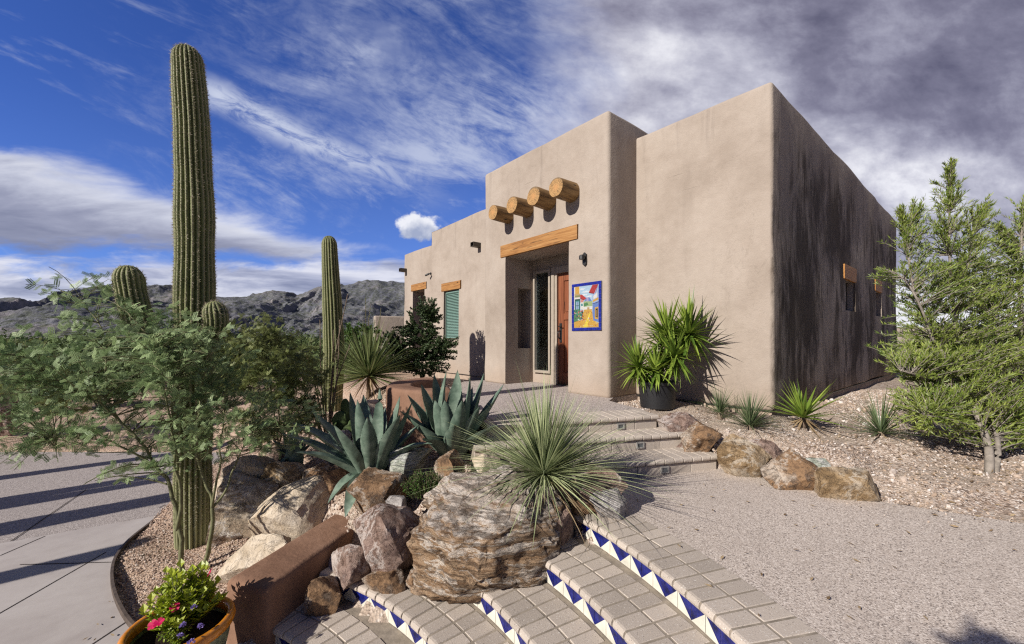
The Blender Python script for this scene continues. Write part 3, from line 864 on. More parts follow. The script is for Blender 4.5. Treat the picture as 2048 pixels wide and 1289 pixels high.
# ------------------------------------------------------------------ terrace and the upper flight
cv0 = Curve2(arc_curve(0, 0.0).p[::-1])
inner = [cv0.at(d, 0.374) for d in np.linspace(0, cv0.len, 60)]
T3A, T3B = np.array((-0.35, 3.40)), np.array((2.10, 4.085))
ter = [tuple(p) for p in inner] + [(4, -3), (9, -3), (9, 1.6), (6, 2.2), (4.6, 2.52), (3.68, 2.90), (3.3, 3.12), (2.95, 3.34), (2.55, 3.7), (2.12, 4.16), (1.6, 4.2), (0.9, 3.95), (0.66, 3.45)]
slab('terrace', ter, Z_TER - 0.004, 0.16, M['terrace_aggregate'])
slab('step_footing', [(-.35, 3.44), (2.09, 4.12), (1.9, 4.6), (-.4, 4.3)], Z_TER - 0.02, 0.3, M['mortar']).name = 'paving_footing'

flight = thing('entry_steps', 'three broad straight brick paved steps with small step lights climbing to the front door', 'steps', (1.2, 4.1, Z_TER))
def upper(z, a, b, lightpx, depth):
    a = np.array(a); b = np.array(b)
    cv = Curve2(np.linspace(a, b, 30))
    mb = MB(); rg = np.random.default_rng(int(z * 100))
    bricks(mb, cv, 0.0, 0.20, z, 0.055, 0.105, 0.008, True, rg=rg)
    o = 0.208
    while o < depth - 0.05:
        bricks(mb, cv, o, o + 0.2, z, 0.055, 0.105, 0.008, rg=rg); o += 0.208
    strip(mb, cv, 0.02, o, z - 0.056, z - 0.004, 30, mi=1); strip(mb, cv, 0.05, o, z - 0.17, z - 0.056, 30, mi=1)
    part_at(mb, 'tread', [M['paver_brick'], M['mortar']], flight)
    mb = MB()
    bricks(mb, cv, 0.032, 0.10, z - 0.06, 0.105, 0.29, 0.006, rg=rg, s1=cv.len - 0.01)
    part_at(mb, 'riser', [M['paver_brick']], flight)
    # the light
    px, py = lightpx
    u = (px - CXP) / F_PX
    e = (b - a) / np.linalg.norm(b - a)
    nn = np.array((-e[1], e[0]))
    p0 = a + nn * 0.03
    t = (u * p0[1] - p0[0]) / (e[0] - u * e[1])
    c = p0 + e * t
    f, l = MB(), MB()
    def pr(mbx, hw, z0, z1, d0, d1):
        V = []
        for dd in (d0, d1):
            for s, zz in ((-hw, z0), (hw, z0), (hw, z1), (-hw, z1)):
                q = c + e * s - nn * dd; V.append((q[0], q[1], zz))
        mbx.add(V, [(0, 1, 2, 3), (7, 6, 5, 4), (0, 4, 5, 1), (1, 5, 6, 2), (2, 6, 7, 3), (3, 7, 4, 0)])
    zc = z - 0.105
    pr(f, .045, zc + .020, zc + .033, 0, .012); pr(f, .045, zc - .033, zc - .020, 0, .012)
    V = MB()
    for s in (-1, 1):
        V4 = []
        for dd in (0, .012):
            for q_, zz in ((s * .032, zc - .020), (s * .045, zc - .020), (s * .045, zc + .020), (s * .032, zc + .020)):
                q = c + e * q_ - nn * dd; V4.append((q[0], q[1], zz))
        f.add(V4, [(0, 1, 2, 3), (7, 6, 5, 4), (0, 4, 5, 1), (1, 5, 6, 2), (2, 6, 7, 3), (3, 7, 4, 0)])
    pr(l, .032, zc - .020, zc + .020, -.002, .004)
    fo = part_at(f, 'step_light', [M['grey_metal']], flight)
    lo = l.build('lens', [M['lamp_lens']], fo)
simple('grey_metal', (0.36, 0.35, 0.33), 0.45, 0.5, 0.3, var=0.1)
upper(Z_T3, (-.25, 3.475), (2.095, 4.10), (1329, 937), 0.5)
upper(Z_T2, (-.35, 3.80), (1.875, 4.375), (1280, 890), 0.45)
upper(Z_LAND, (-.25, 4.05), (1.665, 4.60), (1241, 850), 0.36)
slab('landing', [(-.45, 4.38), (1.60, 4.955), (1.36, 5.70), tuple(HL(-1.9, -.60)[:2]), tuple(HL(-1.9, .4)[:2]), tuple(HL(-5.1, .4)[:2]), tuple(HL(-5.3, -1.0)[:2]), (-1.15, 7.0), (-1.0, 5.6), (-.75, 4.9)], Z_LAND - 0.004, 0.2, M['landing_aggregate'])

CARVE.append(([(-.25, 3.5), (2.08, 4.12), (1.86, 4.40), (1.66, 4.62), (1.58, 4.96), (-.45, 4.4)], Z_TER - .05))
make_ground()
# ------------------------------------------------------------------ the house
house = thing('adobe_house', 'tan stucco adobe house with flat stepped parapets, log beam ends and a recessed front door', 'house', tuple(HL(0, 0)), math.atan2(EV[1], EV[0]))

def block(x0, x1, y0, y1, z0, z1, batter=0.0):
    bm = bmesh.new()
    bmesh.ops.create_cube(bm, size=1)
    for v in bm.verts:
        t = v.co.z > 0
        cx, cy = (x0 + x1) / 2, (y0 + y1) / 2
        v.co = Vector((x0 if v.co.x < 0 else x1, y0 if v.co.y < 0 else y1, z1 if t else z0))
        if t:
            v.co.x += batter * (1 if v.co.x < cx else -1); v.co.y += batter * (1 if v.co.y < cy else -1)
    return bm

def bm_obj(bm, name):
    me = bpy.data.meshes.new(name); bm.to_mesh(me); bm.free()
    o = bpy.data.objects.new(name, me); COL.objects.link(o); return o

def boolean(o, cutters, op='DIFFERENCE'):
    for bm in cutters:
        c = bm_obj(bm, 'cutter')
        md = o.modifiers.new('b', 'BOOLEAN'); md.object = c; md.operation = op; md.solver = 'EXACT'
        dg = bpy.context.evaluated_depsgraph_get()
        me = bpy.data.meshes.new_from_object(o.evaluated_get(dg))
        o.modifiers.clear(); old = o.data; o.data = me; bpy.data.meshes.remove(old)
        cm = c.data; bpy.data.objects.remove(c); bpy.data.meshes.remove(cm)

def soften(o, radii=(0.10, 0.05)):
    """round the top edges and upright corners, weld, then ripple like hand-trowelled stucco"""
    bm = bmesh.new(); bm.from_mesh(o.data)
    zt = [e for e in bm.edges if len(e.link_faces) == 2 and e.calc_face_angle(0) > 0.8]
    bmesh.ops.bevel(bm, geom=zt, offset=radii[0], segments=5, profile=0.5, affect='EDGES', clamp_overlap=True)
    bmesh.ops.triangulate(bm, faces=[f for f in bm.faces if len(f.verts) > 4])
    for it in range(9):
        long = [e for e in bm.edges if e.calc_length() > 0.34]
        if not long: break
        bmesh.ops.subdivide_edges(bm, edges=long, cuts=1)
        bmesh.ops.triangulate(bm, faces=[f for f in bm.faces if len(f.verts) > 4])
    bm.normal_update()
    P = np.array([v.co[:] for v in bm.verts]); N = np.array([v.normal[:] for v in bm.verts])
    d = fbm(P * 1.3, 3, 31) * 0.010 + fbm(P * 0.45, 2, 8) * 0.012
    for v, k, nn in zip(bm.verts, d, N): v.co += Vector(nn) * float(k)
    bm.to_mesh(o.data); bm.free()

def wall(name, bm, unions=(), cuts=(), r=(0.10, 0.05)):
    o = bm_obj(bm, name)
    boolean(o, unions, 'UNION')
    soften(o, r)
    boolean(o, cuts)
    o.data.materials.clear(); o.data.materials.append(M['house_stucco'])
    o.data.polygons.foreach_set('use_smooth', np.ones(len(o.data.polygons), dtype=bool))
    o.data.set_sharp_from_angle(angle=math.radians(42))
    o.parent = house; o.matrix_parent_inverse = Matrix.Identity(4)
    return o
Bx = lambda *a: block(*a)
# main block on the right, its long side wall has two small windows
WIN_R = [(3.50, 4.46, 3.62, 4.34), (6.28, 7.10, 6.38, 6.98)]
cuts = []
for y0, y1, g0, g1 in WIN_R:
    cuts += [Bx(-.045, .2, y0, y1, 1.93, 2.20), Bx(-.20, .2, g0, g1, 1.38, 1.932)]
wall('wall', block(-3.2, 0, 0, 9.3, -.02, 4.03, 0.02), cuts=cuts, r=(0.05, .05))
# entry block with the doorway recess, wall niche and the dark room behind the glass
wall('wall', block(-5.03, -1.90, -.703, 2.6, -.02, 4.24, 0.02), cuts=[
    Bx(-4.325, -2.693, -.9, .03, -.005, 2.44), Bx(-4.47, -2.50, -.9, -.655, 2.44, 2.68), Bx(-4.62, -4.30, -.375, -.03, .68, 1.875),
    Bx(-5.0, -2.72, .13, 2.4, -.005, 2.6), Bx(-4.255, -3.785, 0, .2, .24, 2.21), Bx(-3.62, -2.80, .0, .2, -.005, 2.10)], r=(0.055, .05))
# wing stepping down to the left
wall('wall', block(-8.55, -4.6, 0, 6, -.02, 3.89, 0.02), unions=[block(-10.28, -8.0, 0.0, 5, -.02, 3.52, 0.02)], cuts=[
    Bx(-7.96, -6.99, -.2, .05, 2.15, 2.37), Bx(-7.84, -7.09, -.2, .20, .85, 2.152),
    Bx(-9.78, -8.80, -.2, .05, 2.32, 2.53), Bx(-9.68, -8.93, -.2, .75, .25, 2.322)])
# footing course set in under the weep line
mb = MB()
for x0, x1, y0, y1 in ((-3.17, -.03, .03, 9.27), (-5.0, -1.93, -.67, 2.5), (-10.25, -4.7, .03, 5.9)):
    mb.box(x0, x1, y0, y1, -.6, -.03)
mb.build('footing', M['footing_concrete'] if 'footing_concrete' in M else simple('footing_concrete', (0.36, 0.28, 0.22), 0.95, 0.1, var=0.15, scale=8, bump=0.5), house)
mb = MB()
for x0, x1, y0, y1 in ((-3.19, -.008, .008, 9.29), (-5.02, -1.908, -.695, 2.5), (-10.27, -4.7, .008, 5.9)):
    mb.box(x0, x1, y0, y1, -.034, -.016)
mb.build('weep_screed', M['black_metal'], house)

def beam(x0, x1, y0, y1, z0, z1, ax=0, name='lintel'):
    mb = MB().box(-(x1 - x0) / 2, (x1 - x0) / 2, -(y1 - y0) / 2, (y1 - y0) / 2, -(z1 - z0) / 2, (z1 - z0) / 2)
    return mb.build(name, M['golden_beam'] if ax == 0 else M['golden_beam_side'], house, bevel=(0.008, 2), loc=((x0 + x1) / 2, (y0 + y1) / 2, (z0 + z1) / 2))
wood('golden_beam_side', (0.30, 0.115, 0.022), (0.47, 0.21, 0.05), (0.60, 0.32, 0.10), axis=1)
beam(-4.462, -2.508, -.712, -.55, 2.442, 2.672)
beam(-7.945, -7.005, -.012, .045, 2.153, 2.363)
beam(-9.77, -8.81, -.012, .045, 2.323, 2.523)
for y0, y1, g0, g1 in WIN_R:
    beam(-.04, .004, y0 + .01, y1 - .01, 1.934, 2.195, ax=1)

# log beam ends
for k, t in enumerate((.728, 1.239, 1.789, 2.337)):
    mb = MB(); rg = np.random.default_rng(50 + k)
    nS, nL = 40, 10; th = np.arange(nS) / nS * 2 * PI
    r0 = 0.143 + rg.uniform(-.008, .010)
    V = []
    for i in range(nL):
        yy = -.36 + i * .045 + (0.0)
        P = np.stack((np.cos(th) * 2.2, np.full(nS, yy * 2.5 + k * 9), np.sin(th) * 2.2), -1)
        rr = r0 * (1 + 0.035 * fbm(P, 3, 60 + k)) * (1 + 0.05 * i / nL)
        if i == 0: rr = rr * 0.975
        V.append(np.stack((rr * np.cos(th), np.full(nS, yy + (0.012 if i == 1 else 0) * 0), rr * np.sin(th)), -1))
    V = np.concatenate(V)
    i, j = np.meshgrid(np.arange(nL - 1), np.arange(nS), indexing='ij')
    a = i * nS + j; b = i * nS + (j + 1) % nS
    mb.add(V, np.stack((a, a + nS, b + nS, b), -1).reshape(-1, 4))
    o = mb.build('log_beam', [M['golden_log'], M['log_end']], house, smooth=True, sharp=50, loc=(-1.90 - t, -.703, 3.205))
    e = MB(); e.add(np.vstack((V[:nS], [(0, -.362, 0)])), [(q, (q + 1) % nS, nS) for q in range(nS)])
    e.build('log_end', M['log_end'], o)

# doorway: sidelight, door, posts
def frame4(mb, x0, x1, z0, z1, y0, y1, w, bottom=True):
    mb.box(x0, x0 + w, y0, y1, z0, z1); mb.box(x1 - w, x1, y0, y1, z0, z1); mb.box(x0 + w, x1 - w, y0, y1, z1 - w, z1)
    if bottom: mb.box(x0 + w, x1 - w, y0, y1, z0, z0 + w)
mb = MB(); frame4(mb, -4.258, -3.782, .20, 2.213, -.035, .10, .045)
wd = mb.build('sidelight_window', M['frame_paint'], house)
MB().box(-4.212, -3.828, .03, .042, .246, 2.167).build('pane', M['window_glass'], wd)
mb = MB(); mb.box(-3.735, -3.66, -.05, .115, 0, 2.22); mb.box(-3.66, -3.60, -.03, .115, 0, 2.16); mb.box(-2.78, -2.71, -.05, .115, 0, 2.22); mb.box(-3.66, -2.78, -.045, .115, 2.10, 2.22)
mb.build('door_frame', M['frame_paint'], house)
mb = MB(); mb.box(-3.597, -2.783, .03, .075, .02, 2.095)
for x0, x1, z0, z1 in ((-3.597, -3.46, .02, 2.095), (-2.92, -2.783, .02, 2.095), (-3.46, -2.92, .02, .24), (-3.46, -2.92, 1.95, 2.095), (-3.46, -2.92, 1.22, 1.34), (-3.235, -3.145, .24, 1.22), (-3.235, -3.145, 1.34, 1.95)):
    mb.box(x0 + .0005, x1 - .0005, .008, .0302, z0 + .0005, z1 - .0005)
for x0, x1 in ((-3.43, -3.265), (-3.115, -2.95)):
    for z0, z1 in ((.27, 1.19), (1.37, 1.92)): mb.box(x0, x1, .018, .0305, z0, z1)
dr = mb.build('door', M['red_door_wood'], house, bevel=(0.004, 1))
mb = MB(); mb.box(-3.56, -3.50, -.004, .009, .80, 1.16)
v, f = tube(spline([(-3.53, -.004, 1.02), (-3.53, -.06, 1.0), (-3.53, -.06, .90), (-3.53, -.004, .86)], 14), .012, 8); mb.add(v, f)
v, f = tube([(-3.53, -.004, 1.10), (-3.53, -.05, 1.10), (-3.46, -.05, 1.10)], .010, 8); mb.add(v, f)
mb.build('handle', M['black_metal'], dr, smooth=True, sharp=40)
MB().box(-3.60, -2.78, -.06, .12, 0.0, .018).build('door_sill', M['bronze_metal'], house)

# shuttered window
mb = MB(); frame4(mb, -7.838, -7.092, .852, 2.148, .06, .12, .04)
w1 = mb.build('window', M['bronze_metal'], house)
MB().box(-7.80, -7.13, .10, .11, .89, 2.11).build('pane', M['window_glass'], w1)
mb = MB()
for k in range(30):
    z = .90 + k * .0405
    V = [(-7.795, .055, z), (-7.135, .055, z), (-7.135, .088, z + .034), (-7.795, .088, z + .034), (-7.795, .058, z - .004), (-7.135, .058, z - .004), (-7.135, .091, z + .030), (-7.795, .091, z + .030)]
    mb.add(V, [(0, 1, 2, 3), (7, 6, 5, 4), (0, 4, 5, 1), (3, 2, 6, 7), (0, 3, 7, 4), (1, 5, 6, 2)])
mb.box(-7.797, -7.775, .045, .095, .89, 2.11); mb.box(-7.155, -7.133, .045, .095, .89, 2.11); mb.box(-7.775, -7.155, .045, .095, 2.09, 2.115)
mb.build('shutter', M['shutter_paint'], w1)
# deep shaded opening further left with a near-black sheet at its back painting the shade
mb = MB(); frame4(mb, -9.675, -8.935, .252, 2.318, .62, .70, .06)
w2 = mb.build('window', M['bronze_metal'], house)
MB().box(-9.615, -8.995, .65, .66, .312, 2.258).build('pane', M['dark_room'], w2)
for y0, y1, g0, g1 in WIN_R:
    mb = MB()
    mb.box(-.16, -.12, g0, g0 + .035, 1.38, 1.93); mb.box(-.16, -.12, g1 - .035, g1, 1.38, 1.93)
    mb.box(-.16, -.12, g0 + .035, g1 - .035, 1.38, 1.415); mb.box(-.16, -.12, g0 + .035, g1 - .035, 1.895, 1.93)
    w3 = mb.build('window', M['bronze_metal'], house)
    MB().box(-.15, -.145, g0 + .035, g1 - .035, 1.415, 1.895).build('pane', M['window_glass'], w3)
    MB().box(-.198, -.19, g0 + .002, g1 - .002, 1.384, 1.928).build('dark_backing', M['dark_room'], w3)  # near-black sheet stands in for the unlit room behind the glass
# roof drain spouts
for x, z in ((-6.19, 3.10), (-10.15, 3.02)):
    mb = MB(); mb.box(x - .065, x + .065, -.20, .05, z - .055, z - .047)
    mb.box(x - .065, x - .057, -.20, .05, z - .047, z + .05); mb.box(x + .057, x + .065, -.20, .05, z - .047, z + .05); mb.box(x - .057, x + .057, -.20, .05, z + .042, z + .05)
    mb.build('drain_spout', M['bronze_metal'], house)

HR = house.rotation_euler.z
# inside: pendant lamp glowing in the dark hall
pl = thing('pendant_lamp', 'small glowing pendant lamp seen through the glass beside the front door', 'lamp', tuple(HL(-4.52, .86, 2.59)), HR)
v, f = tube([(0, 0, 0), (0, 0, -.52)], .006, 6); MB().add(v, f).build('cord', M['black_metal'], pl)
def lathe(mb, prof, n=32, mi=0, tone=None):
    P = np.array(prof, dtype=float); th = np.arange(n) / n * 2 * PI; m = len(P)
    V = np.stack((P[:, None, 0] * np.cos(th), P[:, None, 0] * np.sin(th), np.broadcast_to(P[:, None, 1], (m, n))), -1).reshape(-1, 3)
    i, j = np.meshgrid(np.arange(m - 1), np.arange(n), indexing='ij')
    a = i * n + j; b = i * n + (j + 1) % n
    return mb.add(V, np.stack((a, b, b + n, a + n), -1).reshape(-1, 4), mi, tone)
mb = MB(); lathe(mb, [(.02, -.52), (.06, -.54), (.085, -.60), (.08, -.605), (.055, -.545), (.018, -.525)], 20); mb.build('lamp_shade', M['bronze_metal'], pl, smooth=True)
mb = MB(); lathe(mb, [(.004, -.55), (.038, -.56), (.05, -.60), (.035, -.635), (.004, -.645)], 16); mb.build('bulb', M['lamp_glow'], pl, smooth=True)

# wall lamp
wl = thing('wall_lamp', 'black downlight lantern on the stucco above the tile picture', 'lamp', tuple(HL(-2.35, -.703, 2.095)), HR)
mb = MB()
pf = [(-.036, .075), (0, .105), (.036, .075), (.036, -.075), (0, -.105), (-.036, -.075)]
V = [(x, -.002, z) for x, z in pf] + [(x, -.022, z) for x, z in pf]
mb.add(V, [(0, 1, 2, 3, 4, 5), (11, 10, 9, 8, 7, 6)] + [(k, k + 6, (k + 1) % 6 + 6, (k + 1) % 6) for k in range(6)])
mb.build('back_plate', M['black_metal'], wl)
mb = MB(); lathe(mb, [(.002, .05), (.03, .047), (.044, .035), (.046, -.02), (.040, -.02), (.038, .02), (.002, .02)], 20)
mb.v = [v + np.array((-.006, -.066, .012)) for v in mb.v]; mb.build('lamp_shade', M['black_metal'], wl, smooth=True, sharp=40)
mb = MB(); lathe(mb, [(.002, .012), (.03, .008), (.034, -.02), (.022, -.026), (.002, -.028)], 16)
mb.v = [v + np.array((-.006, -.066, .010)) for v in mb.v]; mb.build('lens', M['lamp_lens'], wl, smooth=True)

# tile picture
simple('blue_grout', (0.24, 0.24, 0.34), 0.8, 0.2)
mu = thing('tile_mural', 'hand painted tile picture of a village street framed by cobalt blue tiles', 'tile picture', tuple(HL(-2.32, -.703, 1.36)), HR)
W2, H2, bw = .29, .37, .047
mb = MB().box(-W2, W2, -.012, .004, -H2, H2); mb.build('backing', M['blue_grout'], mu)
mb = MB(); g = .0035
def tl(x0, x1, z0, z1): mb.box(x0 + g / 2, x1 - g / 2, -.017, -.0118, z0 + g / 2, z1 - g / 2)
nx, nz = 7, 9
for k in range(nx):
    a, b = -W2 + k * 2 * W2 / nx, -W2 + (k + 1) * 2 * W2 / nx
    tl(a, b, H2 - bw, H2); tl(a, b, -H2, -H2 + bw)
for k in range(nz):
    a, b = -H2 + bw + k * 2 * (H2 - bw) / nz, -H2 + bw + (k + 1) * 2 * (H2 - bw) / nz
    tl(-W2, -W2 + bw, a, b); tl(W2 - bw, W2, a, b)
mb.build('tile_border', M['mural_blue'] if 'mural_blue' in M else simple('mural_blue', (0.012, 0.018, 0.22), 0.2, 0.5, var=0.3, scale=25), mu, bevel=(0.0015, 1))
PAL = dict(sky=(.42, .58, .72), cloud=(.68, .74, .78), wht=(.72, .71, .66), ochre=(.62, .36, .07), gold=(.70, .45, .06), yel=(.80, .62, .08), brick=(.48, .06, .05), dbrick=(.24, .03, .03), blu=(.16, .24, .52), lblu=(.36, .46, .66), navy=(.03, .04, .18), grn=(.10, .24, .10), dgrn=(.03, .09, .06), teal=(.10, .30, .30), lgrn=(.36, .46, .22), pink=(.62, .26, .22), blk=(.02, .02, .025), tan=(.50, .34, .16), lil=(.42, .36, .54))
for k, c in PAL.items(): flat('paint_' + k, tuple(x * .66 for x in c))
pn = list(PAL); mbs = MB(); lay = [0]
w_, h_ = W2 - bw - .003, H2 - bw - .003
def pg(cn, *pts):
    lay[0] += 1; y = -.0128 - lay[0] * .00006
    V = [(-w_ + 2 * w_ * a, y, -h_ + 2 * h_ * b) for a, b in pts]
    n_ = len(V); V += [(x, -.0119, z) for x, _, z in V]
    mbs.add(V, [tuple(range(n_)), tuple(range(2 * n_ - 1, n_ - 1, -1))] + [(k, k + n_, (k + 1) % n_ + n_, (k + 1) % n_) for k in range(n_)], pn.index(cn))
def rc(cn, a, b, c, d): pg(cn, (a, c), (b, c), (b, d), (a, d))
rgm = np.random.default_rng(4)
rc('sky', 0, 1, 0, 1)
for a, b, s in ((.32, .93, .14), (.5, .86, .2), (.42, .79, .16), (.62, .74, .14)): pg('cloud', (a - s, b), (a, b + .025), (a + s, b + .01), (a + s * .6, b - .02), (a - s * .5, b - .02))
pg('blu', (.42, .62), (.5, .72), (.55, .66), (.62, .73), (.72, .64), (.78, .6), (.42, .6)); pg('lgrn', (.36, .6), (.5, .64), (.64, .62), (.78, .63), (.78, .5), (.36, .5)); pg('grn', (.40, .58), (.55, .6), (.6, .54), (.42, .5))
rc('lil', .52, .60, .62, .72)
# left houses
rc('wht', 0, .24, .42, 1); rc('ochre', .04, .22, .82, 1); rc('tan', .02, .26, .74, .83)
for k in range(5): rc('grn', .04 + k * .045, .065 + k * .045, .75, .79)
pg('brick', (.26, .80), (.33, .80), (.52, .70), (.44, .67), (.26, .72)); pg('dbrick', (.26, .72), (.44, .67), (.42, .655), (.26, .70)); pg('pink', (.27, .69), (.42, .66), (.36, .60), (.27, .61)); rc('wht', .27, .40, .44, .61); rc('teal', .29, .37, .52, .58); rc('wht', .36, .8, .42, .50)
rc('dgrn', .03, .25, .42, .70); rc('teal', .06, .22, .43, .66); rc('lblu', .09, .19, .45, .63); rc('dgrn', .13, .145, .45, .63); rc('dgrn', .08, .2, .53, .545)
# right house
pg('lblu', (.76, .82), (1, .96), (1, .42), (.76, .42)); pg('brick', (.62, .84), (.76, 1), (.98, 1), (.84, .80)); pg('dbrick', (.62, .84), (.84, .80), (.82, .785), (.62, .82))
for k in range(4): pg('dbrick', (.67 + k * .07, .83 - k * .008), (.685 + k * .07, .83 - k * .008), (.835 + k * .05, 1), (.82 + k * .05, 1))
pg('wht', (.80, .74), (.95, .82), (.95, .70), (.80, .66)); pg('ochre', (.78, .64), (.99, .70), (.99, .64), (.78, .59)); pg('navy', (.76, .56), (1, .60), (1, .58), (.76, .545)); pg('blu', (.77, .55), (1, .575), (1, .12), (.77, .16))
pg('ochre', (.86, .46), (.99, .48), (.99, .18), (.86, .20)); pg('blk', (.89, .43), (.97, .44), (.97, .22), (.89, .24)); pg('tan', (.92, .40), (.94, .40), (.94, .25), (.92, .25))
# street
pg('ochre', (0, 0), (1, 0), (1, .10), (.80, .16), (.74, .43), (.42, .43), (.36, .30), (0, .14)); rc('tan', .55, .64, .42, .48)
pg('yel', (.36, 0), (.56, 0), (.62, .2), (.70, .36), (.66, .36), (.54, .2), (.46, .1))
for k in range(70):
    b = rgm.uniform(.01, .4); a = rgm.uniform(.42 + .3 * (b - .4), .76) if b > .15 else rgm.uniform(.03, .95); s = .012 + .02 * (.4 - b)
    pg(['gold', 'tan', 'yel', 'wht', 'brick'][k % 5], (a - s, b), (a, b + s * .6), (a + s, b), (a, b - s * .6))
# flower stall
pg('grn', (0, .14), (.34, .2), (.36, .36), (.2, .45), (0, .44))
for k in range(46):
    a = rgm.uniform(.02, .38); b = rgm.uniform(.16, .43); s = rgm.uniform(.012, .028)
    pg(['dgrn', 'brick', 'pink', 'grn', 'wht', 'navy', 'teal'][k % 7], (a - s, b - s * .3), (a, b + s), (a + s, b), (a + .3 * s, b - s))
mbs.build('picture', [M['paint_' + k] for k in pn], mu)

# security camera on the wing
sc_ = thing('security_camera', 'small dark camera on a bracket high on the wing wall', 'camera', tuple(HL(-8.55, 0, 2.72)), HR)
mb = MB(); lathe(mb, [(.002, .0), (.035, .0), (.035, -.015), (.002, -.015)], 14); v_ = mb.v[0]; mb.v[0] = np.stack((v_[:, 0], v_[:, 2] + .004, v_[:, 1]), -1)
v, f = tube([(0, -.01, 0), (0, -.09, .0), (0, -.10, -.03)], .010, 6); mb.add(v, f); mb.build('bracket', M['black_metal'], sc_)
v, f = tube([(.05, -.08, -.02), (-.05, -.14, -.06)], .028, 10); MB().add(v, f).build('camera_body', M['black_metal'], sc_)

# low garden wall beyond the wing
a = D(748, 640, 13.6); b = D(840, 640, 14.4)
gwl = MB(); d_ = unit((b - a)[:2]); n_ = np.array((-d_[1], d_[0])) * .12
a2, b2 = a[:2] , b[:2] + d_ * 2.0
zt = CZ + (HZ - 632) / F_PX * 13.6
V = [(*(a2 - n_), .6), (*(b2 - n_), .6), (*(b2 + n_), .6), (*(a2 + n_), .6), (*(a2 - n_), zt), (*(b2 - n_), zt), (*(b2 + n_), zt), (*(a2 + n_), zt)]
gwl.add(V, [(0, 1, 2, 3)[::-1], (4, 5, 6, 7), (0, 1, 5, 4), (1, 2, 6, 5), (2, 3, 7, 6), (3, 0, 4, 7)])
tag(gwl.build('garden_wall', M['house_stucco'], bevel=(0.05, 3), smooth=True, sharp=40), 'low tan stucco garden wall running out beyond the far end of the house', 'wall')
# neighbouring tan wall behind the olive trees
c = D(1845, 640, 16.0); mb = MB().box(-2.6, 3.4, -.15, .15, -.8, 1.55)
tag(mb.build('boundary_wall', M['house_stucco'], loc=(c[0] + .6, c[1], 1.0), bevel=(0.05, 3), smooth=True, sharp=40), 'pale stucco boundary wall half hidden behind the olive tree by the house', 'wall')

# ------------------------------------------------------------------ brown plaster walls
def plaster_wall(pts, hw, zt, zb, name, label, cat, taper=None, capends=True):
    cv = Curve2(pts); n = len(cv.p)
    r = 0.045
    prof = [(-hw, zb), (-hw, zt - r)] + [(-hw + r - r * math.cos(t), zt - r + r * math.sin(t)) for t in np.linspace(0, PI / 2, 6)[1:]] + \
           [(hw - r + r * math.sin(t), zt - r + r * math.cos(t)) for t in np.linspace(0, PI / 2, 6)] + [(hw, zb)]
    m = len(prof); V = []
    L = cv.len
    ds = np.r_[0, 0.006, 0.02, 0.045, np.linspace(0.08, L - 0.08, max(10, int(L / .06))), L - .045, L - .02, L - .006, L]
    for d in ds:
        e = min(d, L - d); k = 1.0; dz = 0
        if e < 0.045:
            q = 1 - e / 0.045; s = math.sqrt(max(0, 1 - q * q)); ins = 0.045 * (1 - s); dz = ins
        else: ins = 0.0
        for o, z in prof:
            oo = o - math.copysign(ins, o) if abs(o) > ins else o
            zz = min(z, zt - dz) if z > zb else z
            p = cv.at(d, oo); V.append((p[0], p[1], zz))
    V = np.array(V)
    V += fbm(V * 2.6, 3, 71)[:, None] * 0.010 * np.array((1, 1, .5)); nS = len(ds); f = []
    for i in range(nS - 1):
        for k in range(m - 1): f.append((i * m + k, (i + 1) * m + k, (i + 1) * m + k + 1, i * m + k + 1))
    f += [tuple(range(m)), tuple((nS - 1) * m + k for k in range(m))[::-1]]
    c = V.mean(0); c[2] = zb
    o = MB().add(V, f).build(name, M['brown_plaster'], smooth=True, sharp=50, origin=c)
    bm = bmesh.new(); bm.from_mesh(o.data); bmesh.ops.recalc_face_normals(bm, faces=bm.faces[:]); bm.to_mesh(o.data); bm.free()
    return tag(o, label, cat)
plaster_wall(np.linspace((-1.775, 2.70), (-1.43, 4.0), 20), .185, .435, -.1, 'bench_wall', 'low reddish brown plastered wall ending above the bottom of the curved steps', 'wall')
plaster_wall(spline([(-.72, 4.86, 0), (-1.0, 4.80, 0), (-1.28, 4.95, 0), (-1.46, 5.3, 0), (-1.48, 5.8, 0), (-1.2, 6.3, 0)], 40)[:, :2], .17, 1.48, .6, 'planter_wall', 'curved reddish brown plastered planter wall behind the two big agaves', 'wall')
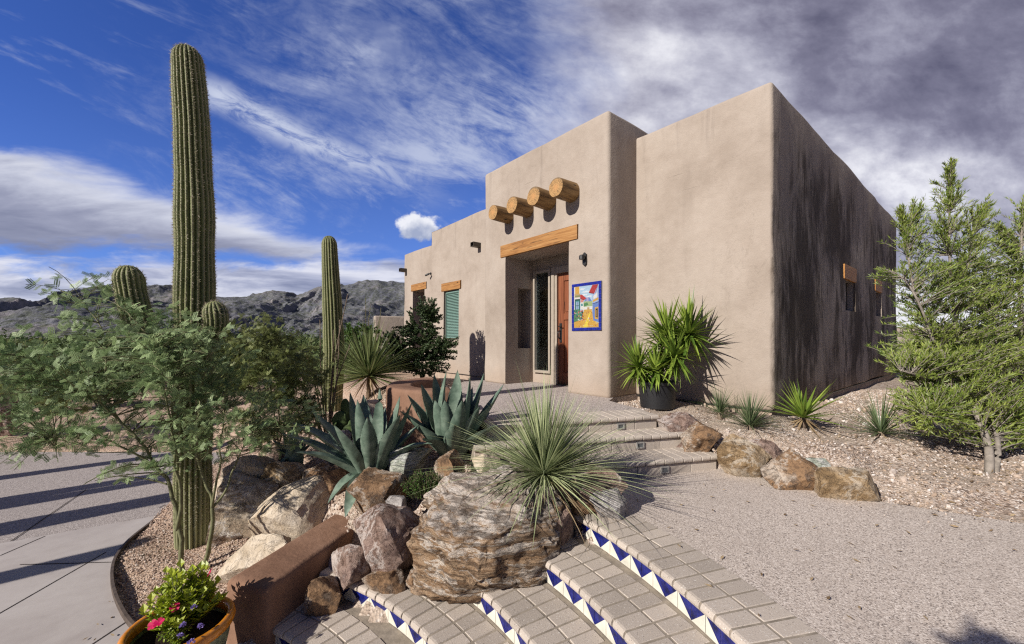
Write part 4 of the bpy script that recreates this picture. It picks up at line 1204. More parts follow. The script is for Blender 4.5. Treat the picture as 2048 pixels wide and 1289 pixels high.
# ------------------------------------------------------------------ mountains
def mountains():
    def ridge(name, prof, r0, r1, r2, seed, z0, mat, amp=1.0):
        px = np.array([p[0] for p in prof], float); py = np.array([p[1] for p in prof], float)
        na, nr = 520, 150
        A = np.linspace(px[0], px[-1], na); hy = np.interp(A, px, py)
        th = np.arctan((A - CXP) / F_PX)
        rr = np.r_[np.linspace(r0, r1, nr - 40), np.linspace(r1, r2, 41)[1:]]
        TH, RR = np.meshgrid(th, rr)
        X = np.sin(TH) * RR; Y = np.cos(TH) * RR
        crest = (HZ - hy) / F_PX * (np.cos(th) * r1)
        t = np.clip((RR - r0) / (r1 - r0), 0, 1); back = np.clip((RR - r1) / (r2 - r1), 0, 1)
        shape = np.where(RR <= r1, t ** 1.35, (1 - back) ** 0.8)
        Z = z0 + shape * (crest[None, :] - z0)
        s = 2.6 / r1
        P = np.stack((X * s * 3.2, Y * s * 1.3, np.zeros_like(X)), -1)
        P[..., 0] += fbm(P * .7, 2, seed + 4) * .4
        env = np.clip(shape, 0, 1) * (1 - shape) * 4 + .16 * shape
        rn = fbm(P, 7, seed, 0.55, True); rn -= rn.mean()
        Z += rn * r1 * 0.0135 * amp * env
        Z += fbm(P * 4, 5, seed + 9, 0.60, True) * r1 * 0.0032 * np.clip(shape * 3, 0, 1)
        V = np.stack((X, Y, Z + CZ), -1).reshape(-1, 3)
        i, j = np.meshgrid(np.arange(nr - 1), np.arange(na - 1), indexing='ij'); a = i * na + j
        o = MB().add(V, np.stack((a, a + 1, a + na + 1, a + na), -1).reshape(-1, 4)).build(name, mat, smooth=True, sharp=35)
        tag(o, kind='structure')
    m, n = new_mat('mountain_rock'); v = n.coord()
    g = n.new('ShaderNodeNewGeometry'); nx, ny, nz = n.sep(g.outputs['Normal'])
    f = n.noise(v, .006, 9, .65, .4)
    rk = n.ramp(f, [(.3, (.10, .105, .135)), (.5, (.165, .165, .19)), (.62, (.23, .21, .22)), (.75, (.31, .275, .275))])  # rock tones shifted to blue in place of distance haze
    gr = n.noise(v, .05, 6, .75).step(.42, .60) * nz.step(.45, .85)
    c = n.mix(gr * .72, rk, (.095, .105, .075))
    sp = n.voro(v, .06).step(.55, .25) * nz.step(.5, .8)
    c = n.mix(sp * .5, c, (.036, .042, .026))
    b = n.bump(n.noise(v, .03, 8, .7), 0.8, 12.0)
    n.out(n.pbsdf(c, 1.0, b, .02).outputs[0])
    ridge('mountains', [(-420, 600), (-200, 590), (0, 602), (40, 597), (72, 606), (110, 590), (150, 580), (200, 574), (260, 578), (318, 570), (345, 576), (400, 598), (450, 600), (490, 597), (520, 590), (545, 583), (570, 584), (592, 592), (612, 585), (640, 576), (668, 575), (690, 573), (704, 569), (720, 566), (734, 563), (756, 561), (775, 564), (806, 562), (850, 560), (900, 575), (1000, 585), (1150, 600)], 1300, 2600, 3600, 11, -20, m)
    ridge('foothills', [(-420, 640), (-100, 622), (0, 628), (60, 618), (130, 612), (200, 618), (300, 612), (380, 622), (440, 612), (470, 604), (520, 608), (560, 624), (610, 634), (680, 628), (740, 636), (806, 632), (900, 640), (1100, 650)], 700, 1250, 1700, 23, -20, m, .8)
mountains()

# ------------------------------------------------------------------ boulders
def icos(sub):
    bm = bmesh.new(); bmesh.ops.create_icosphere(bm, subdivisions=sub, radius=1.0)
    V = np.array([v.co[:] for v in bm.verts]); Fc = np.array([[v.index for v in f.verts] for f in bm.faces]); bm.free()
    return V, Fc
ICO = {k: icos(k) for k in (2, 3, 5, 6)}
PLANES = [((-.22, -.42, .88), .52), ((-.62, -.76, .12), .66), ((.50, -.85, .06), .60), ((.05, -.66, -.74), .62), ((.96, -.2, .1), .70), ((-.95, .2, -.2), .74), ((.55, -.35, .74), .66), ((-.75, -.1, .62), .70), ((.75, -.45, -.5), .66)]
def boulder(center, size, seed, mat, label, rz=0.0, tilt=(0, 0), cuts=22, strata=0.0, rough=1.0, group=None, sub=5, name='boulder', cutr=(.46, .76), sink=True, planes=None):
    rg = np.random.default_rng(seed)
    V, Fc = ICO[sub]; V = V.copy()
    for k in range(cuts):
        nrm = unit(rg.normal(size=3)); d = rg.uniform(*cutr)
        V -= np.maximum(0, V @ nrm - d)[:, None] * nrm
    for nrm, d in planes or []:
        nrm = unit(nrm); V -= np.maximum(0, V @ nrm - d)[:, None] * nrm
    V += V * (fbm(V * 1.3, 2, seed) * .05 * rough)[:, None]
    S = np.array(size) / 2
    lo, hi = V.min(0), V.max(0)
    V = (V - (lo + hi) / 2) / ((hi - lo) / 2)
    N = unit(V)
    if strata:
        h = V[:, 2] * 1.0 + V[:, 0] * .22 + V[:, 1] * .1 + fbm(V * .9, 3, seed + 5) * .22
        l = vnoise(np.stack((h * 5.0, h * 0, h * 0), -1), seed + 8) + .6 * vnoise(np.stack((h * 11, h * 0 + 3, h * 0), -1), seed + 9)
        side = 1 - np.abs(N[:, 2]) * .75
        V[:, :2] += N[:, :2] * ((np.abs(l) - .3) * .17 * strata * side * (.6 + .8 * (fbm(V * 2.3, 2, seed + 3) + .5)))[:, None]
        V[:, 2] += fbm(np.stack((V[:, 0] * 2.5, V[:, 1] * 2.5, h * 6), -1), 3, seed + 6) * .045 * strata
    V = V * S
    m = min(S)
    V += N * ((fbm(V / m * .9, 5, seed + 1, .55, True) * .04 + fbm(V / m * 3.5, 4, seed + 2, .65) * .034) * m * rough)[:, None]
    R = Matrix.Rotation(rz, 3, 'Z') @ Matrix.Rotation(tilt[0], 3, 'X') @ Matrix.Rotation(tilt[1], 3, 'Y')
    V = V @ np.array(R).T
    if sink:
        zb = float(ground_z(center[0], center[1])) - .05 - center[2]; lo = V[:, 2].min(); hi = V[:, 2].max()
        if lo > zb: V[:, 2] = np.where(V[:, 2] < 0, V[:, 2] / lo * zb, V[:, 2]) if zb < 0 else V[:, 2]
    o = MB().add(V, Fc).build(name, M[mat], smooth=True, sharp=32 if not strata else 50, loc=tuple(center))
    return tag(o, label, 'boulder', group)

def bpx(x0, x1, y0, y1, Y, depth=None, lift=0.0):
    """centre and size of a stone that fills this part of the view at distance Y"""
    c = D((x0 + x1) / 2, (y0 + y1) / 2, Y); w = (x1 - x0) / F_PX * Y; h = (y1 - y0) / F_PX * Y
    return (c[0], c[1], c[2]), (w, depth or max(w, h) * .85, h)
GR = 'boulders heaped in the planting bed'
EDG = dict(cuts=18, cutr=(.40, .66), group='edging stones along the terrace')
GE = 'edging stones along the terrace'
def B(x0, x1, y0, y1, Y, seed, mat, label, depth=None, **kw):
    c, s = bpx(x0, x1, y0, y1, Y, depth); return boulder(c, s, seed, mat, label, **kw)
B(832, 1136, 952, 1206, 2.93, 3, 'layered_rock', 'huge layered white and brown boulder resting on the curved steps below the spiky grass plant', .80, strata=.8, sub=6, cuts=9, cutr=(.62, .82), planes=PLANES, rough=1.3, group=GR)
B(716, 862, 1004, 1168, 3.12, 12, 'plum_quartz', 'tall pinkish quartz veined boulder left of the huge layered boulder', .5, group=GR, rz=.5)
B(634, 752, 1094, 1176, 3.04, 25, 'plum_quartz', 'sharp reddish slab of rock leaning beside the brown bench wall end', .34, group=GR, tilt=(.25, -.3), cutr=(.42, .75))
B(612, 688, 1150, 1204, 2.90, 31, 'rust_rock', 'small dark brown stone wedged under the reddish slab by the bench wall', .25, group=GR)
B(728, 812, 1128, 1196, 2.90, 44, 'rust_rock', 'rough tan pitted stone sitting on the tiled step edge', .20, group=GR, tilt=(.2, .5), cutr=(.45, .8), sink=False)
B(812, 872, 1138, 1182, 2.84, 58, 'rust_rock', 'fist sized brown stone at the foot of the huge layered boulder', .16, group=GR, sink=False)
B(698, 812, 940, 1030, 3.55, 63, 'rust_rock', 'rusty brown boulder directly under the drooping agave leaf', .5, group=GR, rz=.4)
B(772, 812, 990, 1026, 3.22, 66, 'grey_rock', 'small bluish grey stone on top of the quartz veined boulder', .16, group=GR)
B(776, 866, 892, 956, 3.85, 77, 'green_rock', 'pale green and white streaked rock between the two big agaves', .4, group=GR, tilt=(0, -.2))
B(512, 706, 962, 1092, 3.95, 82, 'cream_rock', 'large smooth cream boulder with agave shadows behind the bench wall', .62, group=GR, rz=.5, tilt=(.35, -.25), cuts=7)
B(424, 556, 948, 1100, 4.25, 94, 'lichen_rock', 'big lichen speckled boulder beside the foot of the tall saguaro', .75, group=GR, rz=.2, tilt=(.1, -.15))
B(440, 556, 915, 1000, 4.55, 101, 'cream_rock', 'pale slanting rock on top of the lichen speckled boulder', .5, group=GR, tilt=(0, -.5), cutr=(.42, .75))
B(446, 600, 1072, 1168, 3.45, 113, 'cream_rock', 'low flat cream rock between the bench wall and the gravel bed', .45, group=GR, tilt=(.1, -.3))
B(528, 622, 918, 984, 4.5, 121, 'ochre_rock', 'peach coloured rock in the row above the smooth cream boulder', .4, group=GR, cutr=(.45, .8))
B(596, 668, 934, 992, 4.3, 133, 'rust_rock', 'orange brown rock under the spreading lower agave leaves', .35, group=GR)
B(640, 712, 930, 985, 4.05, 139, 'rust_rock', 'shaded brown rock behind the smooth cream boulder', .35, group=GR)
B(548, 604, 884, 934, 4.9, 143, 'plum_quartz', 'purplish rock just right of the little pale agave', .35, group=GR)
B(1082, 1150, 988, 1086, 3.0, 151, 'plum_quartz', 'upright reddish brown rock tight against the right end of the huge layered boulder', .36, group=GR, cutr=(.45, .8))
B(1150, 1244, 926, 1012, 3.22, 160, 'plum_quartz', 'dark purple block of rock under the spiky grass plant beside the terrace', .4, group=GR, cuts=14, cutr=(.42, .7))
B(1178, 1252, 974, 1030, 3.08, 171, 'grey_rock', 'low pale pinkish stone at the top corner of the curved steps', .28, group=GR, tilt=(.1, .2))
B(1134, 1200, 996, 1046, 3.14, 175, 'rust_rock', 'small shaded stone behind the top curved tread', .22, group=GR)
B(940, 1004, 905, 960, 3.75, 181, 'cream_rock', 'pale rock half covered by the drooping dry blades of the spiky grass plant', .4, group=GR)
B(700, 772, 800, 862, 5.2, 190, 'cream_rock', 'weathered whitish rock in front of the curved planter wall', .5, group=GR)
B(655, 700, 862, 905, 4.7, 196, 'grey_rock', 'greyish stone behind the tall agave near the prickly pear', .3, group=GR)
B(868, 930, 905, 975, 3.6, 199, 'rust_rock', 'dark brown stone behind the small green cushion plant', .35, group=GR)
# along the terrace
B(1316, 1402, 826, 872, 4.55, 203, 'plum_quartz', 'pinkish stone beside the top entry step', .36, **EDG)
B(1362, 1436, 846, 902, 4.28, 214, 'rust_rock', 'brown and cream stone at the right end of the middle entry step', .32, **EDG)
B(1420, 1540, 876, 958, 3.98, 227, 'ochre_rock', 'long golden ochre stone at the right end of the bottom entry step', .36, **EDG, tilt=(0, .35))
B(1496, 1566, 878, 918, 4.2, 231, 'plum_quartz', 'flat plum coloured stone lying behind the golden ochre stone', .3, **EDG)
B(1530, 1638, 902, 984, 3.66, 244, 'rust_rock', 'dark rust and black edging stone second from the end of the row', .34, **EDG, tilt=(0, .3))
B(1586, 1652, 914, 954, 3.80, 258, 'green_rock', 'small olive grey stone tucked behind the last two edging stones', .26, **EDG)
B(1630, 1746, 932, 1004, 3.42, 262, 'ochre_rock', 'tan angular edging stone at the far end of the row by the gravel', .32, **EDG)
# beyond the drive on the left
B(-40, 40, 745, 800, 8.2, 270, 'plum_quartz', 'purple grey rock beyond the driveway at the left edge', .7, group='rocks beyond the driveway')

# loose pebbles
def scatter(name, mat, n, box, test, smin, smax, seed, zoff=0.3, sharp=False):
    rg = np.random.default_rng(seed)
    X = rg.uniform(box[0], box[1], n); Y = rg.uniform(box[2], box[3], n)
    k = test(X, Y, rg); X, Y = X[k], Y[k]
    Z = ground_z(X, Y)
    s = smin + (smax - smin) * rg.uniform(0, 1, len(X)) ** 3
    V0, F0 = ICO[2][0][:12] if False else None, None
    V0, F0 = icos(1)
    n = len(X)
    Q = rg.normal(size=(n, 3, 3)); Q, _ = np.linalg.qr(Q)
    sc = np.stack((s * rg.uniform(.7, 1.3, n), s * rg.uniform(.6, 1.1, n), s * rg.uniform(.4, .8, n)), -1)
    Vb = V0[None] * (1 + rg.uniform(-.22, .22, (n, len(V0), 1)))
    V = np.einsum('nij,nkj->nki', Q, Vb * sc[:, None]) + np.stack((X, Y, Z + s * zoff), -1)[:, None]
    Fx = (F0[None] + (np.arange(n) * len(V0))[:, None, None]).reshape(-1, 3)
    tone = np.repeat(rg.uniform(0, 1, n), len(V0))
    tag(MB().add(V.reshape(-1, 3), Fx, 0, tone).build(name, M[mat]), kind='stuff')
def nocarve(X, Y):
    k = np.ones(len(X), dtype=bool)
    for poly, z in CARVE: k &= ~inside(X, Y, poly)
    return k
def right_bed(X, Y, rg):
    fac = (X - HX) * EV[1] - (Y - HY) * EV[0]           # in front of / beside the house
    hx = (X - HX) * EV[0] + (Y - HY) * EV[1]; hy = (X - HX) * GV[0] + (Y - HY) * GV[1]
    out = (hx > 0.02) | (hy < -.02)
    P = np.stack((X * .8, Y * .8, X * 0), -1)
    dens = np.clip(.62 + fbm(P, 3, 77) * .75 - (hy > -.6) * .25, .08, 1)
    return nocarve(X, Y) & out & (X > 1.3) & (Y > 2.4) & (rg.uniform(0, 1, len(X)) < dens)
scatter('white_gravel', 'white_pebbles', 80000, (1.3, 8.5, 2.3, 8.0), right_bed, .004, .016, 5)
def left_bed(X, Y, rg):
    k = nocarve(X, Y)
    e = inside(X, Y, [tuple(p) for p in EDGE_S] + [(-1.9, 2.62), (-1.7, 4.4), (-2.6, 8.4), (-5.4, 8.4)])
    return k & e
scatter('pink_gravel', 'pink_pebbles', 80000, (-5.2, -1.5, 2.55, 8.2), left_bed, .003, .013, 6)
def mid_bed(X, Y, rg):
    hy = (X - HX) * GV[0] + (Y - HY) * GV[1]
    r = np.hypot(X - ARCS[0][1][0], Y - ARCS[0][1][1])
    ok = nocarve(X, Y) & (hy < -.05)
    for k, (z, c, R, P) in enumerate(ARCS):
        rr = np.hypot(X - c[0], Y - c[1]); a = np.arctan2(Y - c[1], X - c[0])
        ok &= ~((rr > R - .02) & (rr < R + .42) & (a < math.atan2(*(P[0] - c)[::-1]) + EXTRA[k] + .02))
    c, R = ARCS[4][1], ARCS[4][2]
    ok &= ~(np.hypot(X - c[0], Y - c[1]) < R + .5) | (Y > 3.2)
    return ok & ~inside(X, Y, [tuple(p) for p in EDGE_S] + [(-1.9, 2.62), (-1.7, 4.4), (-2.6, 8.4), (-5.4, 8.4)])
scatter('tan_gravel', 'pink_pebbles', 26000, (-2.6, 1.0, 2.7, 8.4), mid_bed, .006, .024, 8)

# stray larger stones, and dry leaves blown about
def right_all(X, Y, rg): return right_bed(X, Y, rg)
scatter('loose_stones', 'white_pebbles', 1500, (1.3, 7.5, 2.3, 7.5), right_bed, .012, .040, 15)
def spill(X, Y, rg):
    a = np.array((3.0, 3.36)); b = np.array((4.6, 2.52)); d = (b - a) / np.linalg.norm(b - a)
    q = (X - a[0]) * -d[1] + (Y - a[1]) * d[0]
    return (q < 0.02) & (q > -.45) & (rg.uniform(0, 1, len(X)) < np.exp(q * 9)) & (X > 2.6)
scatter_z = ground_z
def ground_z_top(X, Y): return np.where(nocarve(X, Y), scatter_z(X, Y), Z_TER)
ground_z = ground_z_top
scatter('spilled_gravel', 'white_pebbles', 2600, (2.4, 6.0, 1.6, 3.8), spill, .003, .011, 16)
ground_z = scatter_z
def litter():
    rg = np.random.default_rng(19); n = 900
    X = np.concatenate((rg.normal(4.5, .8, n), rg.uniform(1.0, 5.5, 160), rg.normal(-2.75, .3, 90))); Y = np.concatenate((rg.normal(3.9, .7, n), rg.uniform(1.4, 4.0, 160), rg.normal(3.5, .4, 90)))
    Z = np.where(nocarve(X, Y), ground_z(X, Y), np.where(X > .5, Z_TER, 0)) + .012
    hx = (X - HX) * EV[0] + (Y - HY) * EV[1]; hy = (X - HX) * GV[0] + (Y - HY) * GV[1]
    k = ((hx > .05) | (hy < -.1)) & ((X > 1.0) | (X < -1.9)); P = np.stack((X, Y, Z), -1)[k]; m = len(P)
    mb = MB(); dr = rg.normal(size=(m, 3)); dr[:, 2] *= .2
    place(mb, *tpl_blade(.16), P, dr, rg.normal(size=(m, 3)) * .35 + (0, 0, 1), .045 * rg.uniform(.5, 1.2, m), rg.uniform(0, 1, m))
    tag(mb.build('leaf_litter', M['dry_leaf']), kind='stuff')
# ------------------------------------------------------------------ leaf instancing
def place(mb, tv, tf, pos, yax, up, size, tone=None, mi=0):
    """tv leaf template with its length along +y and its face up +z"""
    n = len(pos); y = unit(yax); x = unit(np.cross(y, up)); z = np.cross(x, y)
    size = np.broadcast_to(np.asarray(size, float), (n,))
    tv = np.asarray(tv, float)
    V = pos[:, None] + size[:, None, None] * (tv[None, :, 0:1] * x[:, None] + tv[None, :, 1:2] * y[:, None] + tv[None, :, 2:3] * z[:, None])
    k = len(tv)
    F_ = (np.asarray(tf)[None] + (np.arange(n) * k)[:, None, None]).reshape(-1, len(tf[0]))
    if tone is None: tone = np.zeros(n)
    mb.add(V.reshape(-1, 3), F_, mi, np.repeat(tone, k))

def tpl_simple(w, fold=.15):
    """a folded blade: two quads"""
    return [(0, 0, 0), (-w, .45, fold * w), (0, .5, -fold * w * .6), (w, .45, fold * w), (0, 1, 0)], [(0, 2, 1), (1, 2, 4), (0, 3, 2), (2, 3, 4)]
def tpl_blade(w):
    return [(0, 0, 0), (w, .42, .10 * w), (0, 1, 0), (-w, .42, .10 * w)], [(0, 1, 2, 3)]
def tpl_bipinnate(rg, npair=3, nl=8):
    V = []; Fq = []
    def leaflet(p, d, L, w):
        d = unit(d); s = np.cross(d, (0, 0, 1)); s = unit(s) * w
        k = len(V)
        V.extend([p, p + d * L * .5 + s, p + d * L, p + d * L * .5 - s]); Fq.append((k, k + 1, k + 2, k + 3))
    axes = []
    for i in range(npair):
        y = .12 + .34 * (i + .5) / npair
        for sgn in (-1, 1):
            axes.append((np.array((0, y, 0)), np.array((sgn * .75, .66, -.10)), .50 - .05 * i))
    for o, d, L in axes:
        d = unit(d); side = unit(np.cross(d, (0, 0, 1)))
        for j in range(nl):
            t = (j + .6) / nl * L
            for sg in (-1, 1):
                leaflet(o + d * t + np.array((0, 0, -.16 * t * t)), side * sg * .9 + d * .5 + np.array((0, 0, rg.uniform(-.25, .15))), .112 * (1 - .35 * abs(j / nl - .4)), .026)
    k = len(V); V.extend([np.array((-.008, 0, 0)), np.array((.008, 0, 0)), np.array((.003, .5, -.01)), np.array((-.003, .5, -.01))]); Fq.append((k, k + 1, k + 2, k + 3))
    return np.array(V), Fq

litter()
def ellip(rg, n, c, r, shell=.35):
    d = unit(rg.normal(size=(n, 3))); q = rg.uniform(shell, 1, n) ** .6
    return np.asarray(c) + d * q[:, None] * np.asarray(r)

def bush(name, label, cat, base, limbs, crown, seed, leaf_tpl, nleaf, lsize, leaf_m, bark_m, twig_r=.004, bend=.25, droop=.0, start=.35, spread=.8, group=None, upbias=.3, align=.5, tone_by=None, tones=(0, 1), tsides=4, tseg=6, rise=0.0):
    """limbs: (polyline, r0, r1); crown: twig tips; every twig grows from the nearest limb and carries leaves"""
    rg = np.random.default_rng(seed)
    root = thing(name, label, cat, tuple(base), group=group)
    tb, cb = MB(), MB()
    LP = []; LR = []
    for pts, r0, r1 in limbs:
        P = spline(np.asarray(pts, float), 26); P = P + fbm(P * 6, 2, seed)[:, None] * .012
        v, f = tube(P, np.linspace(r0, r1, len(P)), 9); tb.add(v, f)
        LP.append(P[len(P) // 4:]); LR.append(np.linspace(r0, r1, len(P))[len(P) // 4:])
    LP = np.concatenate(LP); LR = np.concatenate(LR)
    allp, alld, allu, alls = [], [], [], []
    for tip in crown:
        d = np.linalg.norm(LP - tip + np.array((0, 0, rise)), axis=1) + np.maximum(0, LP[:, 2] - tip[2]) * 1.2
        k = int(np.argmin(d + rg.uniform(0, .18, len(d)) * d.min()))
        a = LP[k]; L = np.linalg.norm(tip - a)
        mid = (a + tip) / 2 + rg.normal(size=3) * bend * L * .35 + np.array((0, 0, bend * L * .5))
        t = np.linspace(0, 1, tseg)[:, None]
        P = (1 - t) ** 2 * a + 2 * t * (1 - t) * mid + t ** 2 * tip
        v, f = tube(P, np.linspace(min(LR[k] * .7, twig_r * (1 + L * 1.5)), twig_r * .45, tseg), tsides, cap=False); tb.add(v, f)
        m = max(1, int(nleaf * (.5 + .5 * min(1.5, L / .4)) * rg.uniform(.75, 1.25)))
        tt = start + (1 - start) * np.sort(rg.uniform(0, 1, m)) ** .8
        pos = (1 - tt[:, None]) ** 2 * a + 2 * tt[:, None] * (1 - tt[:, None]) * mid + tt[:, None] ** 2 * tip
        tan = unit(2 * (1 - tt[:, None]) * (mid - a) + 2 * tt[:, None] * (tip - mid))
        dr = unit(tan * align + rg.normal(size=(m, 3)) * spread + np.array((0, 0, upbias - droop)))
        allp.append(pos); alld.append(dr); allu.append(unit(rg.normal(size=(m, 3)) * .55 + np.array((-.35, -.3, .75)))); alls.append(rg.uniform(.7, 1.25, m) * lsize)
    pos, dr, up, sz = map(np.concatenate, (allp, alld, allu, alls))
    tone = np.clip(rg.normal(.45, .22, len(pos)) + fbm(pos * 3.0, 2, seed + 1) * .25, 0, 1) * (tones[1] - tones[0]) + tones[0]
    kinds = leaf_tpl if isinstance(leaf_tpl, list) else [leaf_tpl]
    w = rg.integers(0, len(kinds), len(pos))
    for q, (tv, tf) in enumerate(kinds):
        s = w == q; place(cb, tv, tf, pos[s], dr[s], up[s], sz[s], tone[s])
    o = np.asarray(base, float)
    t_ = tb.build('trunk', M[bark_m], root, smooth=True, origin=o); t_.location = (0, 0, 0)
    c_ = cb.build('crown', M[leaf_m], root, origin=o); c_.location = (0, 0, 0)
    return root

def crown_px(rg, blobs, yspread):
    out = []
    for (px, py, Y, rx, ry, n) in blobs:
        c = D(px, py, Y); s = Y / F_PX
        out.append(ellip(rg, n, c, (rx * s, yspread, ry * s)))
    return np.concatenate(out)

# ------------------------------------------------------------------ mesquite in the foreground
rg = np.random.default_rng(101)
FEATHER = [tpl_bipinnate(rg, 3, 8), tpl_bipinnate(rg, 2, 9)]
b0 = G(366, 1160, -.02); b1 = G(398, 1158, -.02)
def dp(*a): return np.array([D(*q) for q in a])
limbs = [
    (np.vstack((b0, dp((362, 1080, 3.48), (350, 1010, 3.5), (330, 960, 3.5), (290, 900, 3.5), (235, 830, 3.5), (180, 760, 3.5)))), .021, .006),
    (dp((356, 1060, 3.48), (364, 1000, 3.45), (352, 940, 3.4), (345, 860, 3.4), (350, 760, 3.45)), .017, .005),
    (np.vstack((b1, dp((420, 1090, 3.5), (426, 1010, 3.5), (412, 960, 3.5), (395, 900, 3.45), (400, 800, 3.4)))), .020, .006),
    (dp((426, 1015, 3.5), (450, 985, 3.55), (470, 930, 3.6), (500, 860, 3.6)), .012, .004),
    (dp((424, 1020, 3.5), (434, 960, 3.45), (440, 900, 3.45), (450, 820, 3.5)), .011, .004),
    (dp((310, 930, 3.5), (260, 905, 3.4), (190, 880, 3.3), (90, 880, 3.25)), .010, .003),
    (dp((240, 836, 3.5), (180, 800, 3.4), (100, 750, 3.4), (30, 700, 3.4)), .008, .003),
    (dp((205, 790, 3.5), (210, 700, 3.6), (180, 620, 3.65), (120, 580, 3.7)), .007, .003),
    (dp((345, 850, 3.4), (320, 740, 3.3), (290, 660, 3.3), (230, 610, 3.3)), .008, .003),
]
cr = crown_px(rg, [(330, 720, 3.45, 110, 80, 56), (200, 730, 3.45, 130, 90, 100), (90, 760, 3.4, 110, 80, 85), (390, 800, 3.4, 80, 110, 85), (380, 700, 3.3, 60, 50, 36), (280, 840, 3.6, 130, 60, 64), (120, 850, 3.4, 120, 50, 40),
                   (480, 830, 3.55, 80, 90, 60), (590, 850, 3.7, 60, 60, 30), (220, 640, 3.5, 130, 50, 32), (340, 650, 3.5, 80, 50, 24), (50, 900, 3.2, 70, 35, 20), (400, 900, 3.5, 60, 36, 22), (140, 570, 3.6, 70, 35, 10), (220, 930, 3.4, 60, 36, 10), (430, 700, 3.5, 70, 60, 26), (20, 690, 3.4, 60, 60, 22)], .55)
bush('mesquite_tree', 'airy feathery leaved young tree with several thin green stems in front of the tall saguaro', 'tree', (float(b0[0]), float(b0[1]), -.02), limbs, cr, 7, FEATHER, 5.4, .105, 'mesquite_leaf', 'green_bark', .0045, .25, .15, .25, .75, tsides=4)

# feathery shrubs behind it
rg = np.random.default_rng(102)
def shrub_limbs(base, tops, r0, r1, rg):
    out = []
    for t in tops:
        t = np.asarray(t); m = (np.asarray(base) + t) / 2 + np.array((rg.normal() * .06, rg.normal() * .06, .08))
        out.append(([np.asarray(base), m, t], r0, r1))
    return out
b = D(560, 905, 5.2); b[2] = float(terrain(b[0], b[1]))
cr = crown_px(rg, [(540, 730, 5.2, 90, 80, 75), (470, 720, 5.3, 80, 70, 55), (600, 740, 5.1, 70, 70, 50), (540, 830, 5.0, 90, 55, 60), (620, 820, 5.1, 50, 60, 32), (510, 660, 5.3, 90, 35, 32)], .5)
bush('feather_bush', 'yellowish green feathery leaved shrub between the two saguaros', 'shrub', tuple(b), shrub_limbs(b, [D(480, 720, 5.3), D(530, 690, 5.2), D(590, 720, 5.1), D(620, 780, 5.0), D(560, 740, 5.4)], .014, .004, rg), cr, 8, FEATHER, 14, .11, 'feather_leaf', 'twig_bark', .004, .25, .1, .25, .8)
b = D(110, 905, 7.8); b[2] = float(terrain(b[0], b[1]))
cr = crown_px(rg, [(90, 780, 7.8, 110, 60, 40), (30, 730, 7.9, 90, 60, 30), (190, 790, 7.9, 70, 50, 26)], .7)
bush('feather_bush', 'feathery leaved shrub beyond the driveway at the far left', 'shrub', tuple(b), shrub_limbs(b, [D(60, 780, 7.8), D(150, 780, 7.9), D(20, 740, 7.9)], .016, .005, rg), cr, 18, FEATHER, 12, .16, 'feather_leaf', 'twig_bark', .005, .25, .1, .25, .8)

# dark shrub in front of the wing
rg = np.random.default_rng(103)
b = D(845, 765, 8.6); b[2] = float(terrain(b[0], b[1]))
cr = crown_px(rg, [(830, 690, 8.6, 62, 50, 240), (850, 640, 8.7, 40, 38, 120), (800, 715, 8.5, 44, 36, 120), (880, 700, 8.5, 36, 34, 90), (860, 735, 8.4, 50, 22, 40), (785, 690, 8.5, 34, 40, 60), (905, 700, 8.5, 20, 30, 24), (770, 735, 8.5, 24, 16, 20), (855, 610, 8.7, 26, 22, 30)], .5)
bush('jojoba_shrub', 'dense dark green small leaved shrub in front of the shuttered window', 'shrub', tuple(b), shrub_limbs(b, [D(800, 700, 8.6), D(830, 660, 8.6), D(860, 640, 8.7), D(880, 700, 8.5), D(845, 690, 8.3), D(815, 730, 8.4)], .016, .005, rg), cr, 9, [tpl_simple(.30), tpl_simple(.36)], 60, .040, 'jojoba_leaf', 'twig_bark', .005, .15, 0, .15, .9)
b = D(722, 755, 11.5); b[2] = float(terrain(b[0], b[1]))
cr = crown_px(rg, [(715, 668, 11.5, 34, 30, 60), (745, 675, 11.6, 30, 24, 40)], .6)
bush('green_shrub', 'bright green rounded shrub behind the spiky yucca near the low garden wall', 'shrub', tuple(b), shrub_limbs(b, [D(705, 670, 11.5), D(735, 665, 11.5), D(755, 690, 11.5)], .016, .005, rg), cr, 10, tpl_simple(.30), 40, .06, 'mat_leaf', 'twig_bark', .005, .15, 0, .15, .9)

